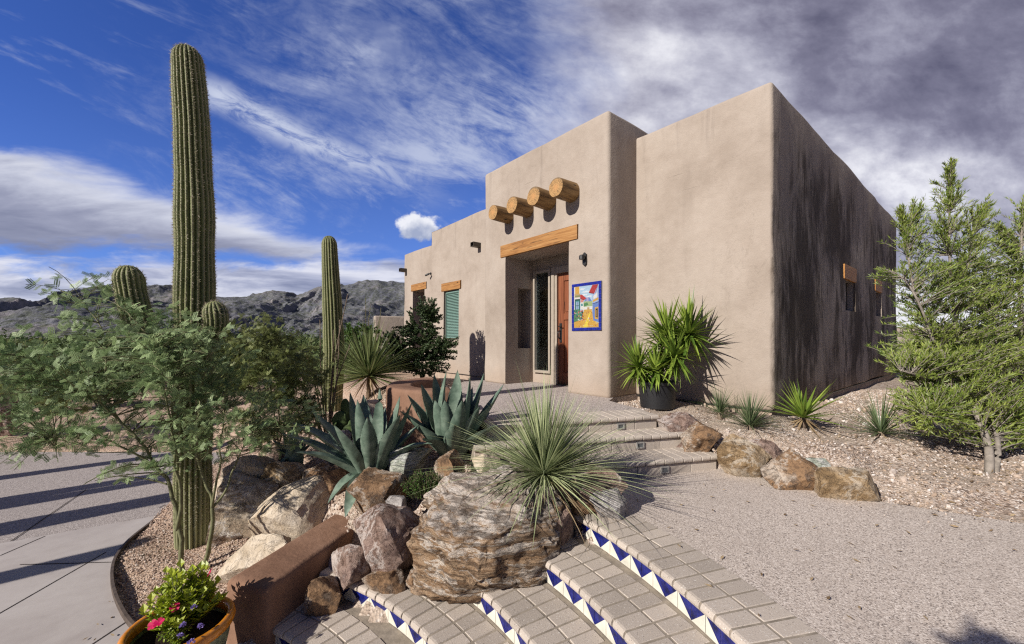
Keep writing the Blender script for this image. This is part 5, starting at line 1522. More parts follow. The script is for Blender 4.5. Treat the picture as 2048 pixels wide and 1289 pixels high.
# ------------------------------------------------------------------ olive like trees on the right
rg = np.random.default_rng(104)
OL = [tpl_blade(.085), tpl_blade(.07)]
def spray(rg, a, d, L, n, w):
    """upright fan of tips"""
    d = unit(d); t = rg.uniform(.15, 1, n) ** .8
    return np.asarray(a) + d * (t * L)[:, None] + rg.normal(size=(n, 3)) * (w * (1.15 - t))[:, None]
ba = G(1985, 945, .86); ba[2] = float(terrain(ba[0], ba[1])) - .03
l1 = [(np.vstack((ba + (-.03, 0, 0), dp((1978, 900, 3.72), (1962, 850, 3.85), (1940, 790, 4.0), (1915, 700, 4.15), (1905, 590, 4.25), (1898, 470, 4.3), (1903, 340, 4.35)))), .034, .006),
      (np.vstack((ba + (.05, .02, 0), dp((1996, 900, 3.75), (1990, 860, 3.9), (1960, 780, 4.2), (1930, 720, 4.4)))), .024, .010),
      (dp((1936, 770, 4.05), (1880, 700, 4.1), (1840, 620, 4.2), (1820, 540, 4.3), (1815, 460, 4.35)), .018, .005),
      (dp((1910, 650, 4.2), (1930, 560, 4.3), (1945, 470, 4.4), (1945, 420, 4.4)), .014, .004),
      (dp((1870, 690, 4.1), (1830, 590, 4.1), (1795, 550, 4.15), (1770, 538, 4.2)), .012, .004),
      (dp((1930, 760, 4.1), (1870, 760, 4.0), (1830, 750, 3.95), (1800, 740, 3.95)), .012, .004),
      (dp((1950, 800, 4.0), (1900, 830, 3.9), (1850, 830, 3.85)), .010, .004)]
S = 4.2 / F_PX
crw = [crown_px(rg, [(1900, 620, 4.2, 90, 95, 230), (1870, 730, 4.05, 85, 65, 220), (1925, 770, 4.0, 90, 60, 190), (1860, 560, 4.25, 40, 60, 70), (1945, 540, 4.35, 50, 70, 90), (1865, 810, 3.95, 65, 40, 100), (1845, 700, 4.2, 36, 60, 60), (1985, 850, 4.1, 60, 40, 60), (1960, 700, 4.1, 70, 80, 110), (1890, 500, 4.3, 55, 70, 90), (1845, 660, 4.15, 50, 60, 35), (1792, 545, 4.2, 34, 18, 22), (1815, 700, 4.0, 34, 34, 24), (2000, 850, 4.2, 60, 50, 70), (1860, 845, 3.9, 60, 26, 50)], .45),
       spray(rg, D(1900, 520, 4.3), (0, 0, 1), 200 * S, 110, .17), spray(rg, D(1860, 500, 4.3), (-.25, 0, 1), 110 * S, 50, .12), spray(rg, D(1945, 520, 4.35), (.3, 0, 1), 130 * S, 60, .14), spray(rg, D(1812, 540, 4.3), (-.1, 0, 1), 130 * S, 50, .10)]
bush('olive_tree', 'narrow leaved tree with a forked pale trunk and pointed top by the shaded wall', 'tree', tuple(ba), l1, np.concatenate(crw), 11, OL, 36, .052, 'olive_leaf', 'grey_bark', .0035, .14, 0, .15, .60, align=1.0, group='olive trees beside the house', upbias=.35, rise=.16)
bb = np.array((5.55, 4.35, 0)); bb[2] = float(terrain(bb[0], bb[1])) - .03
l2 = [(np.vstack((bb, dp((2055, 820, 4.35), (2045, 700, 4.3), (2040, 560, 4.35), (2045, 430, 4.4)))), .040, .007), (dp((2052, 800, 4.35), (2000, 720, 4.2), (1985, 620, 4.25)), .016, .005), (dp((2050, 780, 4.3), (2100, 680, 4.4), (2120, 560, 4.4)), .018, .006), (dp((2050, 760, 4.3), (2010, 830, 4.1)), .012, .005)]
crw = [crown_px(rg, [(2040, 600, 4.3, 80, 100, 240), (2030, 740, 4.2, 80, 80, 230), (2030, 830, 4.05, 75, 50, 110), (2110, 650, 4.4, 80, 110, 90), (1990, 600, 4.25, 40, 60, 60)], .5), spray(rg, D(2045, 530, 4.4), (.1, 0, 1), 140 * S, 90, .17), spray(rg, D(2005, 560, 4.35), (-.1, 0, 1), 120 * S, 50, .10)]
bush('olive_tree', 'bushy narrow leaved tree cut off by the right edge beside the forked tree', 'tree', tuple(bb), l2, np.concatenate(crw), 12, OL, 36, .052, 'olive_leaf', 'grey_bark', .0035, .14, 0, .15, .60, align=1.0, group='olive trees beside the house', upbias=.35, rise=.16)

# ------------------------------------------------------------------ rosettes of narrow blades
def blades(mb, o, az, el, L, W, droop, rg, K=6, tone=None, chan=.25, prof=None, mi=0, jit=.0):
    """every blade is a channelled ribbon starting at o"""
    n = len(az); o = np.broadcast_to(np.asarray(o, float), (n, 3))
    t = np.linspace(0, 1, K + 1)
    e = el[:, None] - droop[:, None] * t[None] ** 1.4
    seg = (L / K)[:, None]
    dh, dz = np.cos(e) * seg, np.sin(e) * seg
    h = np.cumsum(np.c_[np.zeros(n), (dh[:, :-1] + dh[:, 1:]) / 2], 1); z = np.cumsum(np.c_[np.zeros(n), (dz[:, :-1] + dz[:, 1:]) / 2], 1)
    ca, sa = np.cos(az)[:, None], np.sin(az)[:, None]
    twist = rg.normal(0, jit, n)[:, None] * t[None]
    P = np.stack((o[:, 0:1] + h * ca - twist * sa, o[:, 1:2] + h * sa + twist * ca, o[:, 2:3] + z), -1)
    w = (prof(t) if prof else np.clip(np.minimum(t * 6 + .55, (1 - t) * 1.6 + .02), 0, 1))[None] * W[:, None]
    side = np.stack((-sa, ca, sa * 0), -1); nz = np.stack((-np.sin(e) * ca, -np.sin(e) * sa, np.cos(e)), -1)
    A = P + side * w[..., None] + nz * (w * chan)[..., None]; B_ = P + side * -w[..., None] + nz * (w * chan)[..., None]; C_ = P - nz * (w * chan * .4)[..., None]
    V = np.stack((A, C_, B_), 2).reshape(n, -1, 3)
    q = []
    for i in range(K):
        a = i * 3; q += [(a, a + 1, a + 4, a + 3), (a + 1, a + 2, a + 5, a + 4)]
    Fq = (np.array(q)[None] + (np.arange(n) * 3 * (K + 1))[:, None, None]).reshape(-1, 4)
    if tone is None: tone = rg.uniform(0, 1, n)
    mb.add(V.reshape(-1, 3), Fq, mi, np.repeat(tone, 3 * (K + 1)))

def rosette(mb, o, n, L, W, rg, elr=(-.1, 1.45), droop=(.1, .5), K=6, chan=.25, tone=(0, 1), jit=.02, lvar=.15, mi=0, wvar=.2):
    u = rg.uniform(0, 1, n)
    el = elr[0] + (elr[1] - elr[0]) * u
    dr = droop[1] + (droop[0] - droop[1]) * u + rg.normal(0, .05, n)
    blades(mb, o, rg.uniform(0, 2 * PI, n), el, L * rg.normal(1, lvar, n), W * rg.normal(1, wvar, n).clip(.5, 1.6), np.abs(dr), rg, K, tone[0] + (tone[1] - tone[0]) * rg.uniform(0, 1, n), chan, None, mi, jit)

# spiky grass plant (desert spoon) on the boulder
rg = np.random.default_rng(105)
so = D(1088, 950, 3.2)
sb = so.copy(); sb[2] = float(terrain(so[0], so[1]))
so_t = thing('desert_spoon_plant', 'big spiky grass like plant of thin pale blades behind the huge layered boulder', 'plant', tuple(sb))
mb = MB(); rosette(mb, so - sb, 560, .70, .0060, rg, (.10, 1.5), (.05, .34), 8, .3, (0, 1), .03, .12)
rosette(mb, so - sb, 130, .84, .0060, rg, (-.05, .55), (.15, .5), 8, .3, (.2, 1), .05, .15)
mb.build('blades', M['sotol_leaf'], so_t)
mb = MB(); rosette(mb, so - sb - (0, 0, .03), 120, .50, .0055, rg, (-.7, .25), (.5, 1.0), 8, .3, (0, 1), .06, .25)
rosette(mb, so - sb - (0, 0, .08), 170, .30, .0060, rg, (-1.4, -.5), (.1, .5), 5, .3, (0, .5), .05, .25)
mb.build('dry_skirt', M['dry_leaf'], so_t)
v, f = tube([(0, 0, -.05), (0, 0, (so - sb)[2] - .02)], [.10, .07], 14); MB().add(v, f).build('trunk', M['cane_bark'], so_t, smooth=True)

# yuccas
def yucca(px, py, Y, n, L, W, seed, name, label, mat='yucca_leaf', elr=(-.1, 1.45), droop=(.02, .25), stem=.1, cat='yucca', dead=0, group=None, chan=.3):
    rg = np.random.default_rng(seed)
    o = D(px, py, Y); b = o.copy(); b[2] = float(ground_z(o[0], o[1])); h = max(.03, o[2] - b[2])
    r = thing(name, label, cat, tuple(b), group=group)
    mb = MB(); rosette(mb, (0, 0, h), n, L, W, rg, elr, droop, 6, chan)
    mb.build('leaves', M[mat], r)
    v, f = tube([(0, 0, -.04), (0, 0, h + .02)], [.035, .028], 10); MB().add(v, f).build('trunk', M['cane_bark'], r, smooth=True)
    if dead:
        mb = MB(); rosette(mb, (0, 0, h), dead, L * .75, W * .8, rg, (-1.2, -.2), (.0, .3), 5, .3); mb.build('dry_skirt', M['dry_leaf'], r)
    return r
yucca(738, 752, 7.4, 320, .92, .019, 201, 'soft_yucca', 'pale yellow green spiky yucca beside the second saguaro', 'soft_yucca_leaf', (-.25, 1.5), (.0, .12), dead=30)
yucca(1606, 836, 4.62, 70, .42, .016, 202, 'green_yucca', 'stiff upright green yucca on a short stem at the foot of the shaded house wall', 'yucca_leaf', (.0, 1.4), (.02, .2), dead=16)
yucca(1762, 872, 4.35, 110, .48, .006, 203, 'red_yucca_plant', 'loose dull green narrow bladed clump on gravel left of the forked tree', 'grass_yucca_leaf', (.15, 1.3), (.1, .5), dead=12, cat='plant')
yucca(1500, 868, 4.55, 200, .42, .0045, 204, 'grass_clump', 'dark green grassy clump below the house corner', 'grass_yucca_leaf', (.2, 1.5), (.1, .6), cat='grass clump')
yucca(1440, 828, 5.0, 130, .36, .004, 205, 'grass_clump', 'wispy grey green grass clump in front of the lit wall right of the potted plant', 'grass_yucca_leaf', (.3, 1.5), (.1, .6), cat='grass clump')

# black nursery pot with three yucca heads
pc = G(1315, 812, 1.19); pc[2] = float(ground_z(pc[0], pc[1])) - .005
pot = thing('nursery_pot', 'large black plastic nursery pot standing against the lit wall right of the entry', 'pot', tuple(pc))
mb = MB(); lathe(mb, [(.002, 0), (.205, 0), (.215, .01), (.240, .31), (.255, .312), (.258, .345), (.252, .352), (.240, .35), (.232, .31), (.002, .30)], 40); mb.build('pot_body', M['black_plastic'], pot, smooth=True, sharp=35)
mb = MB(); lathe(mb, [(.002, .318), (.12, .316), (.2335, .312)], 30); mb.build('soil', M['potting_soil'], pot)
yr = thing('potted_yucca', 'bright green yucca with several leafy heads growing in the black pot', 'yucca', tuple(pc + (0, 0, .31)))
Yp = pc[1]
rg = np.random.default_rng(106)
heads = [((1378, 668, Yp + .02), 130, .48, .022), ((1334, 672, Yp + .10), 120, .46, .022), ((1350, 715, Yp - .10), 110, .42, .022), ((1276, 735, Yp - .03), 120, .38, .020), ((1312, 742, Yp - .15), 90, .33, .019), ((1330, 700, Yp + .15), 80, .40, .02)]
tb = MB(); o0 = pc + (0, 0, .31)
for (q, n, L, W) in heads:
    c = D(*q) - o0
    mb = MB(); rosette(mb, c, n, L, W, rg, (-.95, 1.45), (.02, .25), 6, .28, (0, 1), .02, .14); mb.build('leaf_head', M['yucca_leaf'], yr)
    a = np.array((c[0] * .25, c[1] * .3, 0)); v, f = tube(spline([a, a * .4 + c * .6 - (0, 0, .03), c], 10), .028, 10); tb.add(v, f)
tb.build('stem', M['cane_bark'], yr, smooth=True)

# ------------------------------------------------------------------ agaves
def agave_leaf(base, tip, W, rg, lift=.35, curl=0.0):
    """thick gutter shaped leaf from base to tip"""
    base = np.asarray(base, float); tip = np.asarray(tip, float)
    L = np.linalg.norm(tip - base); hz = tip - base; hz[2] = 0
    hd = unit(hz) if np.linalg.norm(hz) > 1e-4 else np.array((1., 0, 0))
    mid = base + (tip - base) * .45 + np.array((0, 0, L * lift * .35)) + hd * L * (.10 - lift * .05)
    K = 16; t = np.linspace(0, 1, K + 1)[:, None]
    P = (1 - t) ** 2 * base + 2 * t * (1 - t) * mid + t ** 2 * tip
    T = unit(np.gradient(P, axis=0)); S_ = unit(np.cross(T, (0, 0, 1)) + 1e-6); N = np.cross(S_, T)
    tt = t[:, 0]
    w = W * np.interp(tt, [0, .12, .45, .7, .88, .97, 1], [.62, .70, 1.0, .80, .42, .12, .03])
    th = W * np.interp(tt, [0, .15, .6, 1], [.62, .42, .16, .015])
    ch = W * np.interp(tt, [0, .2, .6, 1], [.15, .35, .38, .0])
    wav = 1 + .03 * np.sin(tt * 34 + rg.uniform(0, 6)) * (tt < .93)
    prof = [(-1, 1, 0), (-.55, .30, 0), (0, 0, 0), (.55, .30, 0), (1, 1, 0), (.6, .05, -1), (0, -.25, -1.15), (-.6, .05, -1)]
    V = np.stack([P + S_ * (a * w * wav)[:, None] + N * (b * ch + c * th)[:, None] for a, b, c in prof], 1)
    m = len(prof); f = []
    for i in range(K):
        for k in range(m): f.append((i * m + k, i * m + (k + 1) % m, (i + 1) * m + (k + 1) % m, (i + 1) * m + k))
    f += [tuple(range(m))[::-1], tuple(K * m + k for k in range(m))]
    tone = np.repeat(np.where(tt > .96, 1.0, 0.0), m)
    tn = V.reshape(-1, 3), f, tone
    # marginal teeth
    teeth = []
    for sgn, col in ((-1, 0), (1, 4)):
        for d in np.arange(.12, .92, .05):
            i = d * K; k = int(i); q = V[k, col] * (1 - (i - k)) + V[min(k + 1, K), col] * (i - k)
            s = S_[k] * sgn; u = T[k]
            teeth.append((q - u * .004, q + u * .004, q + s * .007 + u * .004))
    return tn, teeth
def agave(name, label, base, tips, W, seed, extra=(), loc=None):
    rg = np.random.default_rng(seed)
    base = np.asarray(base, float)
    r = thing(name, label, 'agave', tuple(base))
    def one(tip, w, lift):
        d = np.asarray(tip) - base; dd = d.copy(); dd[2] = 0
        b = unit(dd) * .045 if np.linalg.norm(dd) > .02 else np.zeros(3)
        (v, f, tone), teeth = agave_leaf(b + (0, 0, rg.uniform(-.02, .04)), d, w, rg, lift)
        mb = MB().add(v, f, 0, tone)
        for q in teeth: mb.add(q, [(0, 1, 2)], 0, 1.0)
        mb.build('leaf', M['agave_leaf'], r, smooth=True, sharp=60)
    for (px, py, Y, lift) in tips: one(D(px, py, Y), W * rg.uniform(.88, 1.1), lift)
    for (az, el, L, lift) in extra:
        one(base + np.array((math.cos(az) * math.cos(el), math.sin(az) * math.cos(el), math.sin(el))) * L, W * rg.uniform(.8, 1), lift)
    v, f = tube([(0, 0, -.12), (0, 0, 0), (0, 0, .12), (0, 0, .30)], [.09, .10, .07, .02], 14); MB().add(v, f).build('core', M['agave_leaf'], r, smooth=True)
    return r
bA = D(742, 950, 3.80)
agave('agave', 'large blue grey agave with one leaf drooping over the bench wall', bA,
      [(700, 785, 3.95, .1), (727, 790, 4.05, .05), (759, 776, 3.95, .05), (800, 792, 4.0, .1), (826, 800, 3.85, .2), (838, 850, 4.0, .3), (560, 868, 3.75, .45), (622, 822, 3.9, .35), (668, 850, 3.45, .3), (690, 1036, 3.28, .9), (655, 1008, 3.55, .7), (866, 888, 3.7, .7), (590, 905, 3.5, .5), (735, 835, 3.45, .15), (785, 850, 3.55, .2), (770, 815, 4.2, .1), (680, 900, 4.25, .4), (580, 845, 4.1, .4), (715, 800, 3.6, .1), (800, 830, 3.5, .25)], .073, 301,
      [(1.2, .6, .6, .3), (2.2, .5, .6, .4), (.4, .5, .5, .4), (-.6, .9, .5, .2)])
bB = D(902, 912, 4.12)
agave('agave', 'large blue green upright agave left of the spiky grass plant', bB,
      [(868, 748, 4.3, .1), (893, 742, 4.1, .05), (915, 740, 4.3, .05), (940, 748, 4.15, .05), (968, 745, 4.25, .1), (1008, 768, 4.3, .2), (992, 800, 4.0, .3), (842, 768, 4.35, .2), (800, 822, 4.05, .35), (815, 790, 4.3, .3), (838, 850, 3.75, .35), (890, 800, 3.8, .15), (925, 800, 3.75, .12), (960, 812, 3.85, .2), (1000, 850, 3.85, .45), (905, 770, 4.45, .05), (985, 845, 4.3, .4), (870, 800, 3.85, .2), (945, 775, 4.4, .1), (845, 880, 3.7, .6), (910, 850, 3.6, .2)], .084, 302,
      [(1.2, .6, .6, .3), (2.0, .6, .6, .3), (.6, .7, .6, .3)])
bC = D(588, 915, 4.55)
agave('agave', 'small pale agave low down left of the large drooping agave', bC,
      [(566, 858, 4.55, .1), (585, 850, 4.6, .1), (596, 856, 4.55, .1), (620, 868, 4.6, .3), (548, 900, 4.5, .5), (545, 880, 4.6, .3), (575, 880, 4.4, .2), (612, 900, 4.45, .5), (560, 930, 4.4, .8)], .036, 303, [(1.5, .7, .25, .3), (.6, .6, .25, .3)])

# ------------------------------------------------------------------ saguaros
def saguaro_column(mb, sp, path, radius, nr, seed, depth=.16, foot=False, spine=.018, dens=.032):
    """ribbed column along a path with a domed tip; spines stand in rows on every rib"""
    rg = np.random.default_rng(seed)
    P = np.asarray(path, float); L = np.r_[0, np.cumsum(np.linalg.norm(np.diff(P, axis=0), axis=1))]
    n = max(24, int(L[-1] / .05)); s = np.linspace(0, L[-1], n)
    tipR = radius[-1]
    dome = L[-1] - tipR * 1.25
    s = np.unique(np.r_[s, dome + (L[-1] - dome) * np.sin(np.linspace(0, PI / 2, 16))])
    C_ = np.stack([np.interp(s, L, P[:, k]) for k in range(3)], -1)
    R0 = np.interp(s, L, radius) * (1 + .028 * np.interp(s, np.arange(0, L[-1] + 1, .22), rg.normal(size=len(np.arange(0, L[-1] + 1, .22)))))
    k = np.clip((s - dome) / (L[-1] - dome), 0, 1); R0 = R0 * np.sqrt(np.maximum(1e-4, 1 - k ** 2.1)); R0[-1] = .004
    T = unit(np.gradient(C_, axis=0)); ref = np.array((.2, .97, .1)); A = unit(np.cross(T, ref)); Bv = np.cross(T, A)
    m = nr * 8; th = np.arange(m) / m * 2 * PI
    off = fbm(np.stack((s * .7, s * 0, s * 0 + seed), -1), 2, seed) * .12
    ph = th[None] * nr / 2 + 0 * off[:, None]
    ridge = np.abs(np.cos(ph)) ** .55
    rr = R0[:, None] * (1 - depth * (1 - ridge) * (1 - .5 * k[:, None] ** 2))
    tw = th[None] + off[:, None] * .6
    V = C_[:, None] + A[:, None] * (rr * np.cos(tw))[..., None] + Bv[:, None] * (rr * np.sin(tw))[..., None]
    i, j = np.meshgrid(np.arange(len(s) - 1), np.arange(m), indexing='ij'); a = i * m + j; b = i * m + (j + 1) % m
    mb.add(V.reshape(-1, 3), np.stack((a, b, b + m, a + m), -1).reshape(-1, 4), 0, ridge.ravel() if ridge.shape[0] == len(s) else np.tile(ridge, (len(s), 1)).ravel())
    # spines
    sv = np.arange(.25 if foot else .02, L[-1] - .004, dens)
    pos, dr = [], []
    for q in range(nr):
        t0 = q * 2 * PI / nr
        ss = sv + rg.uniform(-.3, .3, len(sv)) * dens
        ss = ss.clip(0, L[-1] - .002)
        c = np.stack([np.interp(ss, s, C_[:, x]) for x in range(3)], -1); r_ = np.interp(ss, s, R0); o_ = np.interp(ss, s, off) * .6
        Aa = np.stack([np.interp(ss, s, A[:, x]) for x in range(3)], -1); Bb = np.stack([np.interp(ss, s, Bv[:, x]) for x in range(3)], -1); Tt = np.cross(Aa, Bb)
        out = Aa * np.cos(t0 + o_)[:, None] + Bb * np.sin(t0 + o_)[:, None]; tg = np.cross(Tt, out)
        kk = np.clip((ss - dome) / (L[-1] - dome), 0, 1)[:, None]
        out2 = unit(out * (1 - kk * .7) + Tt * kk * 1.2 * np.sign(1)) 
        p = c + out * r_[:, None]
        for e in range(7):
            pos.append(p); dr.append(unit(out2 * rg.uniform(.25, 1, (len(p), 1)) + tg * rg.normal(0, .75, (len(p), 1)) + Tt * rg.normal(0, .55, (len(p), 1))))
    pos = np.concatenate(pos); dr = np.concatenate(dr); nn = len(pos)
    place(sp, [(-.06, 0, 0), (.06, 0, 0), (0, 1, 0)], [(0, 1, 2)], pos - dr * .002, dr, unit(rg.normal(size=(nn, 3))), spine * rg.uniform(.5, 1.3, nn), rg.uniform(0, 1, nn))

bs = G(386, 1088, 0.0); bs[2] = -.03
def saguaro(name, label, base, cols, seed, foot=True, nr=22, spine=.026, dens=.03, group='saguaros'):
    r = thing(name, label, 'cactus', tuple(base), group=group)
    for k, (pn_, path, rad, nr_, dep) in enumerate(cols):
        mb, sp = MB(), MB()
        saguaro_column(mb, sp, np.asarray(path) - base, rad, nr_, seed + k, dep, foot and k == 0, spine, dens)
        o = mb.build(pn_, M['saguaro_skin'], r, smooth=True)
        sp.build('spines', M['spine'], o)
    return r
Ys = bs[1]
trunkp = [bs, D(386, 1000, Ys), D(386, 800, Ys), D(390, 560, Ys), D(389, 400, Ys), D(384, 250, Ys), D(376, 130, Ys), D(374, 93, Ys)]
trr = np.array([30, 31, 32, 33.5, 32, 30, 27, 26]) / F_PX * Ys
arm1 = spline(dp((372, 720, Ys - .02), (330, 715, Ys - .10), (290, 670, Ys - .18), (268, 610, Ys - .2), (258, 560, Ys - .2), (256, 531, Ys - .2)), 30)
arm2 = spline(dp((400, 690, Ys - .05), (420, 680, Ys - .18), (432, 650, Ys - .24), (430, 622, Ys - .25), (427, 603, Ys - .25)), 24)
saguaro('saguaro', 'very tall saguaro cactus with two short budding arms by the driveway', bs, [('trunk', trunkp, trr, 22, .24), ('arm', arm1, np.linspace(20, 27, len(arm1)) / F_PX * Ys, 18, .22), ('arm', arm2, np.linspace(17, 23, len(arm2)) / F_PX * Ys, 16, .22)], 41)
b2 = np.array((-3.44, 7.78, 0.)); b2[2] = float(terrain(b2[0], b2[1])) - .05
t2 = [b2, D(668, 700, 7.78), D(664, 600, 7.78), D(660, 520, 7.78), D(658, 472, 7.78)]
saguaro('saguaro', 'shorter single column saguaro standing further back near the house', b2, [('trunk', t2, np.array([19, 19.5, 18, 15.5, 14.5]) / F_PX * 7.78, 18, .24)], 45, True, spine=.022, dens=.05)
b4 = np.array((-9.5, 16.8, 0.)); b4[2] = float(ground_z(b4[0], b4[1]))

# ------------------------------------------------------------------ small plants
# cushion of fine green leaves
rg = np.random.default_rng(107)
def tuft(name, label, c, r, n, seed, mat='mat_leaf', cat='plant', size=.02, h=.1):
    rg = np.random.default_rng(seed); b = np.asarray(c, float).copy()
    o = thing(name, label, cat, tuple(b)); st, lf = MB(), MB(); P_, D_ = [], []
    for k in range(n):
        a = rg.uniform(0, 2 * PI); q = r * rg.uniform(0, 1) ** .5
        p0 = np.array((math.cos(a) * q * .55, math.sin(a) * q * .55, -.03)); p1 = np.array((math.cos(a) * q, math.sin(a) * q, h * (1.15 - (q / r) ** 2 * .7) * rg.uniform(.75, 1.1)))
        v, f = tube([p0, (p0 + p1) / 2 + (0, 0, .01), p1], .0022, 4, cap=False); st.add(v, f)
        t = rg.uniform(.1, 1, 22)[:, None]; P_.append(p0 + (p1 - p0) * t); D_.append(unit((p1 - p0) * 3 + rg.normal(size=(22, 3)) * .45))
    P_ = np.concatenate(P_); D_ = np.concatenate(D_)
    place(lf, *tpl_blade(.16), P_, D_, unit(rg.normal(size=(len(P_), 3))), size * rg.uniform(.7, 1.3, len(P_)), rg.uniform(0, 1, len(P_)))
    st.build('stems', M['twig_bark'], o); lf.build('leaves', M[mat], o)
    return o
tuft('cushion_plant', 'small bright green bushy plant beside the top of the huge layered boulder', D(848, 985, 3.45), .20, 130, 401, h=.16)
# prickly pear
pp = D(690, 868, 4.9); pp[2] = float(terrain(pp[0], pp[1]))
r = thing('prickly_pear', 'low prickly pear with round dark green pads behind the large drooping agave', 'cactus', tuple(pp))
simple('pad_skin', (0.075, 0.115, 0.035), 0.55, 0.3, var=0.25, scale=14, bump=0.2)
for k, (px, py, Y, s, a) in enumerate([(680, 842, 4.9, 16, .2), (700, 836, 4.95, 15, -.3), (690, 815, 4.92, 14, .1), (712, 855, 4.85, 15, -.6), (664, 858, 4.85, 14, .6), (698, 866, 4.8, 14, 0.2), (720, 830, 4.98, 12, -.3)]):
    V = ICO[3][0] * np.array((s, 3.2, s * 1.25)) / F_PX * Y
    R_ = Matrix.Rotation(a, 3, 'Y') @ Matrix.Rotation(k * 1.3, 3, 'Z')
    V = V @ np.array(R_).T + (D(px, py, Y) - pp)
    MB().add(V, ICO[3][1]).build('pad', M['pad_skin'], r, smooth=True)
# ocotillo: thin thorny wands
def ocotillo(name, label, base, tips, seed, leafy, lm='scrub_leaf'):
    rg = np.random.default_rng(seed); base = np.asarray(base, float)
    o = thing(name, label, 'ocotillo', tuple(base)); st, lf = MB(), MB(); P_, D_ = [], []
    for t in tips:
        d = np.asarray(t) - base; L = np.linalg.norm(d)
        P = spline([(0, 0, -.02), d * .5 + rg.normal(size=3) * .03 * L + np.array((0, 0, .04)), d], 14)
        v, f = tube(P, np.linspace(.013, .005, len(P)), 6); st.add(v, f)
        m = int(L * (170 if leafy else 70)); tt = rg.uniform(.05, 1, m) * (len(P) - 1); k = np.minimum(tt.astype(int), len(P) - 2); q = P[k] + (P[k + 1] - P[k]) * (tt - k)[:, None]
        P_.append(q); D_.append(unit(rg.normal(size=(m, 3)) + np.array((0, 0, .5))))
    P_ = np.concatenate(P_); D_ = np.concatenate(D_)
    place(lf, *tpl_simple(.28), P_, D_, unit(rg.normal(size=(len(P_), 3))), (.028 if leafy else .016) * rg.uniform(.6, 1.2, len(P_)), rg.uniform(0, 1, len(P_)))
    st.build('canes', M['cane_bark'], o, smooth=True); lf.build('leaves', M[lm], o)
b = D(655, 850, 5.8); b[2] = float(terrain(b[0], b[1]))
ocotillo('ocotillo', 'bare grey brown ocotillo wands rising in front of the second saguaro', b, [D(695, 590, 6.0), D(640, 640, 5.9), D(610, 700, 5.8), D(668, 660, 5.7), D(700, 690, 5.7), D(590, 745, 5.7), D(630, 760, 5.6), D(680, 640, 6.2), D(615, 790, 5.5), D(650, 720, 5.6)], 51, False, 'dry_leaf')
b = D(742, 720, 12.5); b[2] = float(terrain(b[0], b[1]))
ocotillo('ocotillo', 'leafy green ocotillo wands standing against the mountains near the low garden wall', b, [D(731, 596, 12.5), D(741, 610, 12.4), D(737, 632, 12.6), D(750, 640, 12.6), D(762, 616, 12.5), D(756, 650, 12.4), D(726, 640, 12.5)], 52, True)

# ------------------------------------------------------------------ glazed pot of bedding flowers
fc = np.array((-1.925, 2.36, 0.0))
fp = thing('flower_pot', 'glazed garden pot with a shiny orange rim in the lower left corner', 'pot', tuple(fc))
mb = MB(); lathe(mb, [(.002, 0), (.14, 0), (.155, .01), (.205, .15), (.238, .30), (.245, .375), (.228, .375), (.222, .33), (.002, .32)], 56); mb.build('pot_body', M['green_glaze'], fp, smooth=True, sharp=40)
mb = MB(); lathe(mb, [(.2455, .365), (.262, .372), (.268, .392), (.264, .415), (.250, .428), (.232, .424), (.2225, .405), (.2225, .37)], 64); mb.build('rim', M['orange_glaze'], fp, smooth=True)
mb = MB(); lathe(mb, [(.002, .352), (.11, .356), (.2215, .345)], 40); mb.build('soil', M['potting_soil'], fp)
rg = np.random.default_rng(108)
fl = thing('flowering_plant', 'bushy bright green bedding plant with magenta blooms in the orange rimmed pot', 'flowers', tuple(fc + (0, 0, .35)))
st, lf, pt = MB(), MB(), MB()
ends = []
for k in range(64):
    a = rg.uniform(0, 2 * PI); q = rg.uniform(0, 1) ** .6
    p0 = np.array((math.cos(a) * .05 * q - .03, math.sin(a) * .05 * q + .05, 0)); p1 = np.array((-.03 + math.cos(a) * .20 * q, .05 + math.sin(a) * .19 * q, .33 * (1.08 - q ** 2 * .65) * rg.uniform(.7, 1.1)))
    P = spline([p0, (p0 + p1) / 2 + (0, 0, .02), p1], 8); v, f = tube(P, .003, 5, cap=False); st.add(v, f); ends.append(p1)
    m = 15; t = np.sort(rg.uniform(.2, 1, m)); q_ = p0 + (p1 - p0) * t[:, None]; an = np.arange(m) * 2.4
    dr = np.stack((np.cos(an), np.sin(an), np.full(m, .55)), -1) + unit(p1 - p0) * .3
    place(lf, *tpl_simple(.36, .3), q_, dr, np.broadcast_to((0, 0, 1.), (m, 3)) + rg.normal(size=(m, 3)) * .2, .048 * rg.uniform(.7, 1.25, m), np.clip(t * .75 + rg.uniform(-.2, .25, m), 0, 1))
st.build('stems', M['green_bark'], fl); lf.build('leaves', M['bedding_leaf'], fl)
for c in (D(421, 1146, 2.46), D(336, 1208, 2.34), D(306, 1250, 2.22), D(318, 1246, 2.2), D(350, 1214, 2.3)):
    mb = MB(); c = c - (fc + (0, 0, .35)); nrm = unit(np.array((-.3, -.75, .6)) + rg.normal(size=3) * .25)
    x = unit(np.cross(nrm, (0, 0, 1))); y = np.cross(nrm, x)
    for k in range(5):
        an = k * 2 * PI / 5; d = x * math.cos(an) + y * math.sin(an) + nrm * .25
        place(mb, [(0, 0, 0), (.36, .5, .04), (.40, .85, 0), (0, 1.0, -.03), (-.40, .85, 0), (-.36, .5, .04)], [(0, 1, 2, 3), (0, 3, 4, 5)], c[None], d[None], nrm[None], .027, np.array([rg.uniform()]))
    mb.build('bloom', M['magenta_petal'], fl)
vl = thing('flowering_plant', 'small violet flowered plant at the front of the orange rimmed pot', 'flowers', tuple(fc + (.05, -.08, .345)))
st, lf = MB(), MB()
